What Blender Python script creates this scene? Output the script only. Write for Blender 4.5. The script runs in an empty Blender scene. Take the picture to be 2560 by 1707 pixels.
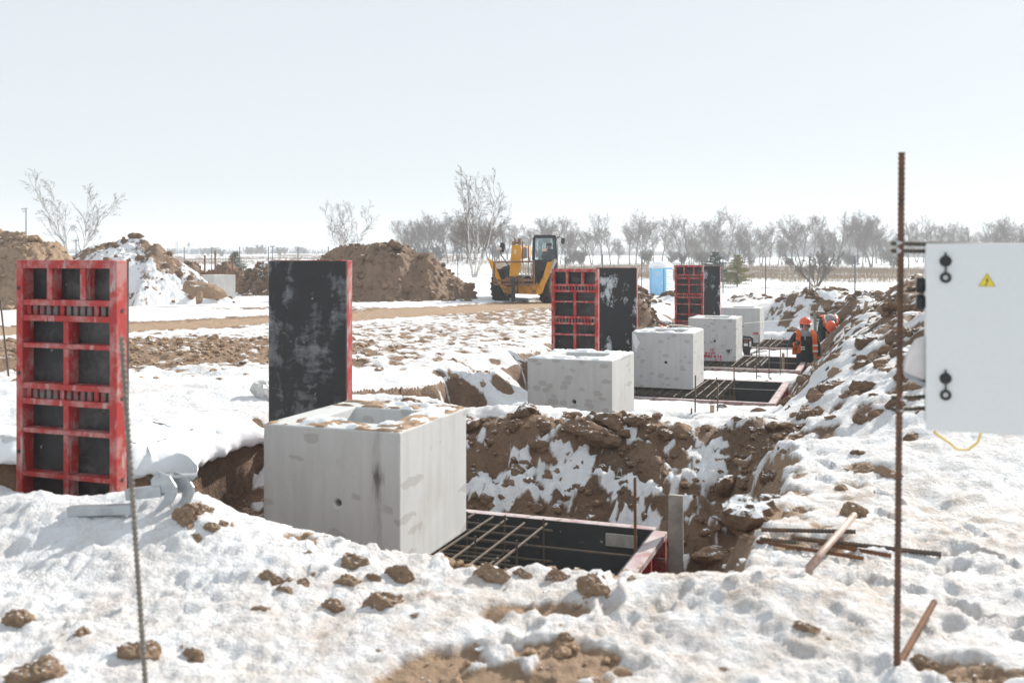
import bpy, bmesh, math, random
import numpy as np
from mathutils import Vector, Matrix

scene = bpy.context.scene
COL = scene.collection
R = math.radians

# ------------------------------------------------------------------ camera
CAM_H = 1.5
FPX, CX, HY = 2489.0, 1280.0, 642.0
cam_data = bpy.data.cameras.new('camera')
cam_data.lens = 35.0
cam_data.sensor_width = 36.0
cam_data.shift_y = -(853.5 - HY) / 2560.0
cam_data.clip_start = 0.05
cam_data.clip_end = 6000
cam_data.dof.use_dof = True
cam_data.dof.focus_distance = 15.0
cam_data.dof.aperture_fstop = 2.8
cam = bpy.data.objects.new('camera', cam_data)
cam.location = (0, 0, CAM_H)
cam.rotation_euler = (R(90), 0, 0)
COL.objects.link(cam)
scene.camera = cam

# ------------------------------------------------------------------ sky and sun
SUN_EL = R(29)
SUN_AZ = math.atan2(0.68, 0.73)          # from +Y towards +X
world = bpy.data.worlds.new('World')
scene.world = world
world.use_nodes = True
wn = world.node_tree
wn.nodes.clear()
sky = wn.nodes.new('ShaderNodeTexSky')
sky.sky_type = 'NISHITA'
sky.sun_disc = False
sky.sun_elevation = SUN_EL
sky.sun_rotation = SUN_AZ
sky.air_density = 1.0
sky.dust_density = 0.6
sky.ozone_density = 2.0
hsv = wn.nodes.new('ShaderNodeHueSaturation')
hsv.inputs['Saturation'].default_value = 0.5
bg = wn.nodes.new('ShaderNodeBackground')
bg.inputs['Strength'].default_value = 0.15
wo = wn.nodes.new('ShaderNodeOutputWorld')
wn.links.new(sky.outputs[0], hsv.inputs['Color'])
veil = wn.nodes.new('ShaderNodeMix')          # even winter haze over the whole sky
veil.data_type = 'RGBA'
veil.inputs[0].default_value = 0.915
veil.inputs[7].default_value = (3.95, 4.27, 4.50, 1)
wn.links.new(hsv.outputs[0], veil.inputs[6])
wn.links.new(veil.outputs[2], bg.inputs['Color'])
wn.links.new(bg.outputs[0], wo.inputs['Surface'])

sun_data = bpy.data.lights.new('sun', 'SUN')
sun_data.energy = 5.0
sun_data.angle = R(0.6)
sun_data.color = (1.0, 0.93, 0.84)
sun = bpy.data.objects.new('sun', sun_data)
to_sun = Vector((math.sin(SUN_AZ) * math.cos(SUN_EL), math.cos(SUN_AZ) * math.cos(SUN_EL), math.sin(SUN_EL)))
sun.rotation_euler = (-to_sun).to_track_quat('-Z', 'Y').to_euler()
sun.location = (20, 20, 30)
COL.objects.link(sun)

vs = scene.view_settings
vs.view_transform = 'Standard'
vs.look = 'None'
vs.exposure = 0.33
vs.gamma = 1.0
vs.use_curve_mapping = False
scene.cycles.use_denoising = True
scene.cycles.max_bounces = 8
scene.cycles.transparent_max_bounces = 12
scene.cycles.volume_bounces = 1

# ------------------------------------------------------------------ grid of the foundation row
TH = R(19.9)
RV = np.array([math.sin(TH), math.cos(TH)])        # along the row, away from the camera
QV = np.array([math.cos(TH), -math.sin(TH)])       # to the right of the row
A0 = np.array([-0.705, 6.24])                      # front right corner of the nearest block
D = 5.19                                           # spacing of the footings
LOFF = [0.0, 0.057, 0.08, 0.10, 0.05]              # small sideways offsets of the blocks

def G(s, l):
    return A0[0] + s * RV[0] + l * QV[0], A0[1] + s * RV[1] + l * QV[1]

def P(px, py, d):
    return Vector(((px - CX) / FPX * d, d, CAM_H - (py - HY) / FPX * d))

# ------------------------------------------------------------------ noise
_rng = np.random.default_rng(7)
_ang = _rng.random(256) * 2 * np.pi
_GX, _GY = np.cos(_ang), np.sin(_ang)

def perlin(x, y, seed=0):
    x = np.asarray(x, float); y = np.asarray(y, float)
    xi = np.floor(x); yi = np.floor(y)
    xf = x - xi; yf = y - yi
    xi = xi.astype(np.int64); yi = yi.astype(np.int64)
    def g(ix, iy, fx, fy):
        h = (ix * 374761393 + iy * 668265263 + seed * 974711) & 0xffffffff
        h = ((h ^ (h >> 13)) * 1274126177) & 0xffffffff
        h = (h ^ (h >> 16)) & 255
        return _GX[h] * fx + _GY[h] * fy
    u = xf * xf * xf * (xf * (xf * 6 - 15) + 10)
    v = yf * yf * yf * (yf * (yf * 6 - 15) + 10)
    a = g(xi, yi, xf, yf); b = g(xi + 1, yi, xf - 1, yf)
    c = g(xi, yi + 1, xf, yf - 1); d = g(xi + 1, yi + 1, xf - 1, yf - 1)
    return ((a + (b - a) * u) * (1 - v) + (c + (d - c) * u) * v) * 1.5

def fbm(x, y, octv=3, seed=0, gain=0.5):
    t = 0.0; a = 1.0; n = 0.0
    for k in range(octv):
        t = t + a * perlin(x, y, seed + 17 * k); n += a
        x = x * 2.03 + 5.1; y = y * 2.03 - 3.7; a *= gain
    return t / n

def S(a, b, x):
    t = np.clip((x - a) / (b - a), 0, 1)
    return t * t * (3 - 2 * t)

def lerp(a, b, t):
    return a + (b - a) * t

# ------------------------------------------------------------------ terrain
FLOOR = [-1.02, -1.10, -1.16, -1.22, -1.27]
WORKER1 = P(2013, 642, 21.2); WORKER2 = P(2068, 642, 26.0); WORKER3 = P(1652, 642, 20.3)
TRACK = [(-26, 17), (-9, 21.5), (-3, 27), (0.5, 33), (2.2, 38), (3.0, 42)]

def track_dist(x, y):
    best = np.full(np.shape(x), 1e9)
    for (x0, y0), (x1, y1) in zip(TRACK[:-1], TRACK[1:]):
        dx, dy = x1 - x0, y1 - y0
        t = np.clip(((x - x0) * dx + (y - y0) * dy) / (dx * dx + dy * dy), 0, 1)
        best = np.minimum(best, np.hypot(x - x0 - t * dx, y - y0 - t * dy))
    return best

def ell(x, y, cx, cy, rx, ry, soft=0.4):
    d = np.hypot((x - cx) / rx, (y - cy) / ry)
    return 1 - S(1 - soft, 1 + soft, d)

def macro(x, y):
    x = np.asarray(x, float); y = np.asarray(y, float)
    s = (x - A0[0]) * RV[0] + (y - A0[1]) * RV[1]
    l = (x - A0[0]) * QV[0] + (y - A0[1]) * QV[1]
    w1 = fbm(x * 0.9, y * 0.9, 3, 3); w2 = fbm(x * 0.9, y * 0.9, 3, 11)
    ss = s + 0.16 * w1; ll = l + 0.22 * w2
    right = S(-2, 8, x)
    z = -0.15 * S(12, 37, y) - 0.42 * right * S(28, 48, y) + 0.25 * S(48, 62, y) * (1 - right)
    z = z + np.maximum(y - 80, 0) * 0.006 * (1 - 0.35 * S(0.0, 0.3, x / np.maximum(y, 1)))
    z = z + 0.10 * fbm(x * 0.12, y * 0.12, 2, 21) * S(3, 14, y) * (1 - S(40, 70, y))
    z = z + 0.9 * fbm(x * 0.02, y * 0.02, 2, 25) * S(70, 160, y)
    z = z + 0.03 * w1
    # snow berm along the near rim
    z = z + (0.17 * np.exp(-((s + 1.5) / 0.45) ** 2) + 0.10 * np.exp(-((s + 1.25) / 0.2) ** 2 - ((l + 0.75) / 0.35) ** 2)) * (1 - S(-0.6, 0.9, l)) * S(-9, -5, l)
    z = z + 0.12 * np.exp(-((s + 1.35) / 0.3) ** 2 - ((l - 2.3) / 0.5) ** 2)
    # ridge between the two nearest pits
    z = z + 0.05 * np.exp(-((ss - 3.2) / 0.6) ** 2) * S(-2.4, -1.4, l) * (1 - S(0.6, 2.0, l))
    # snow bank sloping down to the left rim
    dl = np.minimum(ss - 0.82, -2.65 - ll)
    z = z - 0.11 * (1 - S(0.0, 1.7, dl)) * (dl > 0) * (1 - S(24, 26, ss))
    # nearest pit
    fnear = S(-1.12, -0.94, ss * 0.35 + s * 0.65)
    main = fnear * (1 - np.clip((ss - 1.72) / 1.4, 0, 1) ** 0.85) * S(-2.78, -2.58, ll) * (1 - S(1.6, 2.25, ll))
    wing = fnear * (1 - S(0.72, 0.92, ss)) * S(-11, -10, ll) * (1 - S(-2.1, -1.9, ll))
    f0 = np.maximum(main, wing)
    z = lerp(z, FLOOR[0] + 0.03 * w2, f0)
    # lumps on the ridge and on the snow bank to the left
    z = z - 0.07 * S(2.2, 2.9, s) * (1 - S(3.6, 4.2, s)) * S(-2.2, -1.2, l) * (1 - S(0.8, 1.8, l))
    z = z + 0.20 * fbm(x * 1.3, y * 1.3, 3, 27) * S(1.75, 2.3, s) * (1 - S(3.3, 4.2, s)) * S(-2.4, -1.8, l) * (1 - S(2.0, 3.0, l))
    z = z + 0.09 * fbm(x * 1.2, y * 1.2, 3, 29) * S(0.1, 0.7, dl) * S(8, 9, y) * (1 - S(13, 17, y))
    # trench with the further pits
    zr = np.interp(s, [4, 6.5, 8.3, 13.5, 18.7, 24], [-0.05, -0.50, -0.64, -0.78, -0.82, -0.70]) + 0.05 * w1
    ft = S(3.3, 5.0, ss) * (1 - S(23.6, 25.5, ss)) * S(-3.0, -2.1, ll) * (1 - S(1.4, 2.5, ll))
    z = lerp(z, zr, ft)
    pit = f0
    for n in (1, 2, 3, 4):
        c = D * n
        rt = 2.0 if n >= 3 else 1.35
        fn = S(c - 1.45, c - 1.05, ss) * (1 - S(c + 1.74, c + 2.5, ss)) * S(-2.65, -2.35, ll) * (1 - S(rt, rt + 0.45, ll))
        z = lerp(z, FLOOR[n], fn)
        pit = np.maximum(pit, fn)
    for w, dz, r in ((WORKER1, -0.36, 0.55),):
        z = z + dz * np.exp(-((x - w.x) ** 2 + (y - w.y) ** 2) / r ** 2)
    # spoil heap along the right of the trench
    hm = S(1.75, 3.9, ll) * S(0.7, 5.0, ss) * (1 - S(6.0, 9.5, ll)) * (1 - S(18.5, 23.5, ss))
    lump = fbm(x * 0.55, y * 0.55, 3, 31) + 0.5 * np.abs(fbm(x * 1.4, y * 1.4, 2, 37))
    z = z + hm * (0.86 + 0.42 * lump)
    foot = S(1.3, 1.9, ll) * (1 - S(3.6, 5, ll)) * S(6.0, 8.0, ss) * (1 - S(22, 25, ss))
    z = z + 0.10 * foot * (0.5 + lump)
    # low mounds around the far pits
    md = np.zeros_like(z)
    for cx, cy, h, r in ((9.0, 30.0, 0.55, 1.3), (10.6, 31.5, 0.40, 1.6), (7.6, 32.5, 0.3, 1.0), (3.4, 25.0, 0.62, 0.95), (2.6, 23.0, 0.32, 0.8),
                         (9.6, 27.5, 0.5, 1.2), (4.2, 33.0, 0.55, 0.7), (5.6, 34.5, 0.5, 0.8), (3.2, 30.5, 0.3, 1.0), (8.8, 36.5, 0.35, 1.1)):
        e = np.exp(-((x - cx) ** 2 + (y - cy) ** 2) / r ** 2)
        md = np.maximum(md, e)
        z = z + h * e * (1 + 0.5 * lump)
    return z, s, l, pit, hm, md, lump, ft

_bp = random.Random(99)
PRINTS = []
for (x0, y0, x1, y1, n) in ((2.3, 3.3, 0.9, 6.2, 9), (0.3, 3.9, 2.4, 5.0, 8), (-0.2, 3.3, 1.4, 6.0, 8), (-1.9, 3.5, -0.6, 5.2, 7), (2.6, 4.2, 1.9, 8.0, 9), (0.9, 3.2, 2.2, 4.1, 5)):
    a = math.atan2(y1 - y0, x1 - x0)
    for k in range(n):
        t = (k + .5) / n; sd = (.09 if k % 2 else -.09)
        PRINTS.append((x0 + (x1 - x0) * t - math.sin(a) * sd + _bp.gauss(0, .04), y0 + (y1 - y0) * t + math.cos(a) * sd + _bp.gauss(0, .04), a + _bp.gauss(0, .2), _bp.uniform(.6, 1.1)))
def boot_prints(x, y):
    out = np.zeros(np.shape(x)); m = (y < 8.4) & (y > 2.8) & (np.abs(x) < 3.2)
    if not np.any(m): return out
    xs, ys = x[m], y[m]; o = np.zeros(xs.shape)
    for px, py, a, k in PRINTS:
        near_ = (np.abs(xs - px) < .3) & (np.abs(ys - py) < .3)
        if not np.any(near_): continue
        dx, dy = xs[near_] - px, ys[near_] - py
        u = dx * math.cos(a) + dy * math.sin(a); v = -dx * math.sin(a) + dy * math.cos(a)
        sole = np.minimum(np.hypot((u - .05) / .10, v / .052), np.hypot((u + .09) / .055, v / .045))
        o[near_] += k * (0.036 * (1 - S(.75, 1.05, sole)) - 0.012 * np.exp(-((sole - 1.2) / .16) ** 2))
    out[m] = o
    return out

def terrain(x, y, full=False):
    x = np.asarray(x, float); y = np.asarray(y, float)
    z, s, l, pit, hm, md, lump, ft = macro(x, y)
    near = 1 - S(22, 45, y)
    td = track_dist(x, y)
    mud = np.maximum(1 - S(1.0, 2.6, td + 0.9 * fbm(x * 0.4, y * 0.4, 2, 41)), ell(x, y, -6.6, 15.6, 5.6, 3.4) * 0.95)
    mud = np.maximum(mud, 0.75 * ell(x, y, 0.5, 29, 3.4, 7.5))
    mud = np.maximum(mud, 0.62 * ell(x, y, -2.2, 19.5, 3.6, 5.0, 0.7))
    mud = np.maximum(mud, 0.8 * ell(x, y, -6.0, 30.0, 4.0, 1.2, 0.7))
    mud = mud * (1 - S(-3.4, -2.4, l) * S(2, 3, s))
    road = 1 - S(0.6, 1.5, np.abs(td - 0.2) + 0.4 * fbm(x * 0.5, y * 0.5, 2, 43))
    rough = np.clip(mud * (1 - 0.75 * road), 0, 1)
    # broken ground
    big = fbm(x * 2.2, y * 2.2, 3, 51)
    rid = np.abs(fbm(x * 3.1, y * 3.1, 3, 57))
    z = z + near * (0.024 * big + rough * 0.13 * (0.32 - rid) + np.maximum(hm, md) * 0.15 * (0.3 - rid))
    # lumpy snow and wall faces
    fine = np.abs(fbm(x * 6.0, y * 6.0, 3, 61))
    z = z + near * (0.028 * (0.25 - fine)) * (1 - 0.5 * pit) * (0.55 + 0.45 * S(7, 4, y))
    edge = 4 * pit * (1 - pit) * (1 - (1 - S(-2.2, -1.7, l)) * (1 - S(2.0, 3.0, s)))
    z = z + near * edge * (0.16 * fbm(x * 2.6, y * 2.6, 3, 67) + 0.10 * (0.25 - np.abs(fbm(x * 6.5, y * 6.5, 2, 69))))
    # footprints in front
    fp = perlin(x * 2.6, y * 2.6, 71)
    z = z - near * 0.022 * S(0.30, 0.7, fp + 0.35 * big) * (1 - pit)
    z = z + near * 0.028 * (0.22 - np.abs(fbm(x * 13.0, y * 13.0, 2, 77))) * (1 - S(8, 16, y))
    z = z + near * 0.10 * (0.25 - np.abs(fbm(x * 3.4, y * 3.4, 3, 79))) * S(1.6, 2.0, s) * (1 - S(3.4, 4.0, s)) * S(-2.4, -1.6, l) * (1 - S(2.0, 2.8, l))
    chunk = fbm(x * 4.2, y * 4.2, 3, 73)
    z = z + near * 0.022 * S(0.05, 0.30, chunk) * (1 - pit) * S(9, 5, y) * S(-0.4, 0.3, fbm(x * 0.7, y * 0.7, 2, 75))
    z = z - boot_prints(x, y) * (1 - pit)
    if not full:
        return z
    return z, s, l, pit, hm, md, mud, road, rough, lump, ft

def gz(x, y):
    return float(terrain(np.array([x]), np.array([y]))[0])

_DS = np.concatenate([np.arange(2.2, 14, 0.03), np.arange(14, 60, 0.15), np.arange(60, 300, 1.0)])
def ground_at(px, py):
    """where the line of sight through a photo pixel meets the ground"""
    X = (px - CX) / FPX * _DS
    Z = CAM_H - (py - HY) / FPX * _DS
    t = terrain(X, _DS)
    k = np.nonzero(Z <= t)[0]
    i = k[0] if len(k) else len(_DS) - 1
    return Vector((X[i], _DS[i], t[i]))

# ------------------------------------------------------------------ material helpers
def new_mat(name):
    m = bpy.data.materials.new(name)
    m.use_nodes = True
    nt = m.node_tree
    b = nt.nodes['Principled BSDF']
    return m, nt, b

class NT:
    """short hand for building node trees"""
    def __init__(self, nt): self.nt = nt
    def n(self, typ, **kw):
        nd = self.nt.nodes.new(typ)
        for k, v in kw.items(): setattr(nd, k, v)
        return nd
    def l(self, a, b): self.nt.links.new(a, b)
    def coord(self, kind='Object', scale=(1, 1, 1)):
        tc = self.n('ShaderNodeTexCoord'); mp = self.n('ShaderNodeMapping')
        mp.inputs['Scale'].default_value = scale
        self.l(tc.outputs[kind], mp.inputs['Vector'])
        return mp.outputs[0]
    def noise(self, vec, scale, detail=4, rough=0.55):
        nd = self.n('ShaderNodeTexNoise')
        nd.inputs['Scale'].default_value = scale; nd.inputs['Detail'].default_value = detail; nd.inputs['Roughness'].default_value = rough
        self.l(vec, nd.inputs['Vector'])
        return nd.outputs['Fac']
    def ramp(self, fac, pts):
        nd = self.n('ShaderNodeValToRGB')
        el = nd.color_ramp.elements
        while len(el) < len(pts): el.new(0.5)
        for e, (p, c) in zip(el, pts):
            e.position = p; e.color = (c, c, c, 1) if isinstance(c, (int, float)) else (*c, 1)
        self.l(fac, nd.inputs[0])
        return nd.outputs[0]
    def mix(self, fac, a, b):
        nd = self.n('ShaderNodeMix', data_type='RGBA')
        for sock, v in ((nd.inputs[0], fac), (nd.inputs[6], a), (nd.inputs[7], b)):
            if hasattr(v, 'is_linked'): self.l(v, sock)
            elif isinstance(v, (int, float)): sock.default_value = v
            else: sock.default_value = (*v, 1)
        return nd.outputs[2]
    def math(self, op, a, b=0.0):
        nd = self.n('ShaderNodeMath', operation=op)
        for sock, v in ((nd.inputs[0], a), (nd.inputs[1], b)):
            if hasattr(v, 'is_linked'): self.l(v, sock)
            else: sock.default_value = v
        return nd.outputs[0]
    def bump(self, h, strength, dist, bsdf):
        nd = self.n('ShaderNodeBump')
        nd.inputs['Strength'].default_value = strength; nd.inputs['Distance'].default_value = dist
        self.l(h, nd.inputs['Height']); self.l(nd.outputs[0], bsdf.inputs['Normal'])

def simple_mat(name, col, rough=0.6, metal=0.0, var=0.15, scale=8.0, bump=0.0, spec=0.5):
    m, nt, b = new_mat(name); t = NT(nt)
    v = t.coord('Object')
    f = t.noise(v, scale, 5)
    lo = tuple(max(0, c * (1 - var)) for c in col); hi = tuple(min(1, c * (1 + var)) for c in col)
    t.l(t.ramp(f, [(0.3, lo), (0.7, hi)]), b.inputs['Base Color'])
    b.inputs['Roughness'].default_value = rough; b.inputs['Metallic'].default_value = metal
    b.inputs['Specular IOR Level'].default_value = spec
    if bump: t.bump(t.noise(v, scale * 5, 4), bump, 0.01, b)
    return m

def worn_mat(name, col, wear, thr=(0.52, 0.6), scale=6.0, rough=0.55, metal=0.0, stretch=(1, 1, 1), extra=None, bump=0.15):
    """paint or metal with worn, dirty or rusty patches of another colour"""
    m, nt, b = new_mat(name); t = NT(nt)
    v = t.coord('Object', stretch)
    f = t.noise(v, scale, 7, 0.62)
    base = t.mix(t.noise(v, scale * 0.4, 3), tuple(c * 0.82 for c in col), tuple(min(1, c * 1.15) for c in col))
    c = t.mix(t.ramp(f, [(thr[0], 0.0), (thr[1], 1.0)]), base, wear)
    if extra:
        g = t.noise(t.coord('Object', (1.3, 1.1, 0.9)), scale * 2.3, 6, 0.6)
        c = t.mix(t.ramp(g, [(extra[1], 0.0), (extra[2], 1.0)]), c, extra[0])
    t.l(c, b.inputs['Base Color'])
    b.inputs['Roughness'].default_value = rough; b.inputs['Metallic'].default_value = metal
    t.bump(f, bump, 0.01, b)
    return m

SOIL_A, SOIL_B, SOIL_DRY = (0.085, 0.050, 0.032), (0.235, 0.145, 0.092), (0.43, 0.30, 0.20)
SNOW = (0.86, 0.88, 0.91)

def soil_nodes(t, v, dry=None):
    f = t.noise(v, 1.7, 6, 0.6); g = t.noise(v, 23.0, 5, 0.6)
    c = t.mix(t.ramp(f, [(0.35, 0.0), (0.68, 1.0)]), SOIL_A, SOIL_B)
    c = t.mix(t.ramp(g, [(0.45, 0.0), (0.75, 0.5)]), c, (0.30, 0.20, 0.13))
    c = t.mix(t.ramp(t.noise(v, 55.0, 4, 0.7), [(0.50, 0.0), (0.66, 0.55)]), c, (0.05, 0.030, 0.020))
    if dry is not None: c = t.mix(dry, c, SOIL_DRY)
    return c, g

def ground_material():
    m, nt, b = new_mat('snow_and_soil'); t = NT(nt)
    v = t.coord('Object')
    at = t.n('ShaderNodeAttribute', attribute_name='cover'); dr = t.n('ShaderNodeAttribute', attribute_name='dry')
    di = t.n('ShaderNodeAttribute', attribute_name='dirt')
    f = t.math('ADD', at.outputs['Fac'], t.math('MULTIPLY', t.math('SUBTRACT', t.noise(v, 9.0, 6, 0.65), 0.5), 0.34))
    fac = t.ramp(f, [(0.46, 0.0), (0.56, 1.0)])
    soil, g = soil_nodes(t, v, dr.outputs['Fac'])
    dirtf = t.math('MULTIPLY', di.outputs['Fac'], t.ramp(t.noise(v, 5.0, 6, 0.7), [(0.35, 0.0), (0.75, 1.0)]))
    snow = t.mix(dirtf, SNOW, (0.44, 0.33, 0.24))
    spk = t.ramp(t.noise(v, 70.0, 3, 0.6), [(0.63, 0.0), (0.68, 1.0)])
    spm = t.ramp(t.noise(v, 1.6, 4, 0.6), [(0.40, 0.0), (0.70, 0.85)])
    snow = t.mix(t.math('MULTIPLY', spk, spm), snow, (0.20, 0.13, 0.085))
    t.l(t.mix(fac, soil, snow), b.inputs['Base Color'])
    b.inputs['Roughness'].default_value = 0.75
    b.inputs['Specular IOR Level'].default_value = 0.25
    h = t.math('ADD', t.noise(v, 30.0, 6, 0.7), t.math('MULTIPLY', t.noise(v, 9.0, 4), 1.2))
    h = t.math('ADD', h, t.math('MULTIPLY', t.noise(v, 85.0, 3, 0.6), 0.35))
    t.bump(h, 0.8, 0.035, b)
    return m
M_GROUND = ground_material()

def clod_material(name, snow_lo, snow_hi, dry):
    """soil clod, lying snow where the surface faces up"""
    m, nt, b = new_mat(name); t = NT(nt)
    v = t.coord('Object')
    soil, g = soil_nodes(t, v, dry)
    geo = t.n('ShaderNodeNewGeometry'); sx = t.n('ShaderNodeSeparateXYZ')
    t.l(geo.outputs['Normal'], sx.inputs[0])
    k = t.math('ADD', sx.outputs[2], t.math('MULTIPLY', t.math('SUBTRACT', t.noise(v, 6.0, 5), 0.5), 0.9))
    t.l(t.mix(t.ramp(k, [(snow_lo, 0.0), (snow_hi, 1.0)]), soil, SNOW), b.inputs['Base Color'])
    b.inputs['Roughness'].default_value = 0.9; b.inputs['Specular IOR Level'].default_value = 0.2
    t.bump(t.math('ADD', t.noise(v, 5.0, 6, 0.75), t.math('MULTIPLY', t.noise(v, 22.0, 5, 0.7), 0.5)), 0.6, 0.05, b)
    return m
M_CLOD = clod_material('soil_clod', 0.99, 1.0, 0.68)
M_CLOD_DARK = clod_material('soil_clod_moist', 0.985, 1.0, 0.16)
M_CLOD_SNOW = clod_material('soil_clod_snowy', 0.78, 0.9, 0.1)
M_SNOW = simple_mat('snow', SNOW, 0.7, var=0.03, scale=3, bump=0.4, spec=0.25)

# ------------------------------------------------------------------ mesh helpers
class MB:
    def __init__(self): self.v = []; self.f = []
    def add(self, vs, fs):
        o = len(self.v); self.v += [tuple(p) for p in vs]; self.f += [tuple(i + o for i in f) for f in fs]; return self
    def box(self, x0, x1, y0, y1, z0, z1):
        return self.add([(x0, y0, z0), (x1, y0, z0), (x1, y1, z0), (x0, y1, z0), (x0, y0, z1), (x1, y0, z1), (x1, y1, z1), (x0, y1, z1)],
                        [(0, 3, 2, 1), (4, 5, 6, 7), (0, 1, 5, 4), (1, 2, 6, 5), (2, 3, 7, 6), (3, 0, 4, 7)])
    def bar(self, p, q, w, h, up=(0, 0, 1)):
        """square bar from p to q"""
        p, q, up = Vector(p), Vector(q), Vector(up)
        d = (q - p).normalized(); a = d.cross(up)
        if a.length < 1e-4: a = d.cross(Vector((0, 1, 0)))
        a.normalize(); b = a.cross(d)
        vs = []
        for c in (p, q):
            for i, j in ((-1, -1), (1, -1), (1, 1), (-1, 1)): vs.append(c + a * (i * w / 2) + b * (j * h / 2))
        return self.add(vs, [(0, 1, 2, 3), (7, 6, 5, 4), (0, 4, 5, 1), (1, 5, 6, 2), (2, 6, 7, 3), (3, 7, 4, 0)])
    def tube(self, pts, rad, n=8, caps=True):
        pts = [Vector(p) for p in pts]
        if not hasattr(rad, '__len__'): rad = [rad] * len(pts)
        o = len(self.v); prev = None
        for i, p in enumerate(pts):
            d = (pts[min(i + 1, len(pts) - 1)] - pts[max(i - 1, 0)])
            d = d.normalized() if d.length > 1e-9 else Vector((0, 0, 1))
            if prev is None:
                a = d.cross(Vector((0.31, 0.17, 0.93)))
                if a.length < 0.05: a = d.cross(Vector((1, 0, 0)))
            else:
                a = prev - d * prev.dot(d)
            a.normalize(); prev = a; b = d.cross(a)
            for k in range(n):
                t = 2 * math.pi * k / n
                self.v.append(tuple(p + (a * math.cos(t) + b * math.sin(t)) * rad[i]))
        for i in range(len(pts) - 1):
            for k in range(n):
                k2 = (k + 1) % n
                self.f.append((o + i * n + k, o + i * n + k2, o + (i + 1) * n + k2, o + (i + 1) * n + k))
        if caps:
            self.f.append(tuple(o + k for k in reversed(range(n))))
            self.f.append(tuple(o + (len(pts) - 1) * n + k for k in range(n)))
        return self
    def prism(self, poly, y0, y1):
        """polygon in x,z extruded along y"""
        n = len(poly); o = len(self.v)
        for y in (y0, y1): self.v += [(x, y, z) for x, z in poly]
        self.f.append(tuple(o + i for i in range(n))); self.f.append(tuple(o + n + i for i in reversed(range(n))))
        for i in range(n):
            j = (i + 1) % n
            self.f.append((o + j, o + i, o + n + i, o + n + j))
        return self
    def lathe(self, prof, n=24, axis='z', c=(0, 0, 0), cap=True):
        """profile of (radius, height) turned round an axis"""
        o = len(self.v)
        for r, h in prof:
            for k in range(n):
                t = 2 * math.pi * k / n
                a, b = r * math.cos(t), r * math.sin(t)
                p = {'z': (a, b, h), 'x': (h, a, b), 'y': (b, h, a)}[axis]
                self.v.append((p[0] + c[0], p[1] + c[1], p[2] + c[2]))
        for i in range(len(prof) - 1):
            for k in range(n):
                k2 = (k + 1) % n
                self.f.append((o + i * n + k, o + i * n + k2, o + (i + 1) * n + k2, o + (i + 1) * n + k))
        if cap:
            self.f.append(tuple(o + k for k in reversed(range(n)))); self.f.append(tuple(o + (len(prof) - 1) * n + k for k in range(n)))
        return self
    def mesh(self, name):
        me = bpy.data.meshes.new(name); me.from_pydata(self.v, [], self.f); me.update(); return me
    def build(self, name, mat, parent=None, smooth=False, bevel=0.0, segs=2, fix=True):
        me = self.mesh(name)
        if fix:
            bm = bmesh.new(); bm.from_mesh(me); bmesh.ops.recalc_face_normals(bm, faces=bm.faces); bm.to_mesh(me); bm.free()
        return mk(name, me, mat, parent, smooth, bevel, segs)

def mk(name, me, mat, parent=None, smooth=False, bevel=0.0, segs=2):
    if smooth: me.polygons.foreach_set('use_smooth', [True] * len(me.polygons))
    if mat is not None and not me.materials: me.materials.append(mat)
    o = bpy.data.objects.new(name, me); COL.objects.link(o)
    if parent is not None: o.parent = parent
    if bevel:
        md = o.modifiers.new('bevel', 'BEVEL'); md.width = bevel; md.segments = segs; md.limit_method = 'ANGLE'; md.angle_limit = R(40)
    return o

def tag(o, label=None, cat=None, group=None, kind=None):
    if label: o['label'] = label
    if cat: o['category'] = cat
    if group: o['group'] = group
    if kind: o['kind'] = kind
    return o

def empty(name, loc, rz=0.0, label=None, cat=None, group=None):
    o = bpy.data.objects.new(name, None); COL.objects.link(o)
    o.location = loc; o.rotation_euler = (0, 0, rz); o.empty_display_size = 0.1
    return tag(o, label, cat, group)

def copy_tree(o, parent=None):
    c = o.copy(); COL.objects.link(c)
    if parent is not None: c.parent = parent
    for ch in [k for k in bpy.data.objects if k.parent == o]: copy_tree(ch, c)
    return c

def grid_object(name, X, Y, Z, mat, attrs=None, parent=None):
    ny, nx = X.shape
    co = np.stack([X, Y, Z], -1).reshape(-1, 3).astype(np.float32)
    i = np.arange(ny * nx).reshape(ny, nx)
    q = np.stack([i[:-1, :-1], i[:-1, 1:], i[1:, 1:], i[1:, :-1]], -1).reshape(-1, 4).astype(np.int32)
    me = bpy.data.meshes.new(name)
    me.vertices.add(len(co)); me.vertices.foreach_set('co', co.ravel())
    me.loops.add(q.size); me.loops.foreach_set('vertex_index', q.ravel())
    me.polygons.add(len(q)); me.polygons.foreach_set('loop_start', np.arange(0, q.size, 4, dtype=np.int32))
    me.polygons.foreach_set('loop_total', np.full(len(q), 4, dtype=np.int32))
    me.polygons.foreach_set('use_smooth', np.ones(len(q), dtype=bool))
    me.update(); me.validate()
    for k, a in (attrs or {}).items():
        at = me.attributes.new(k, 'FLOAT', 'POINT'); at.data.foreach_set('value', np.asarray(a, np.float32).ravel())
    return mk(name, me, mat, parent)

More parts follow.
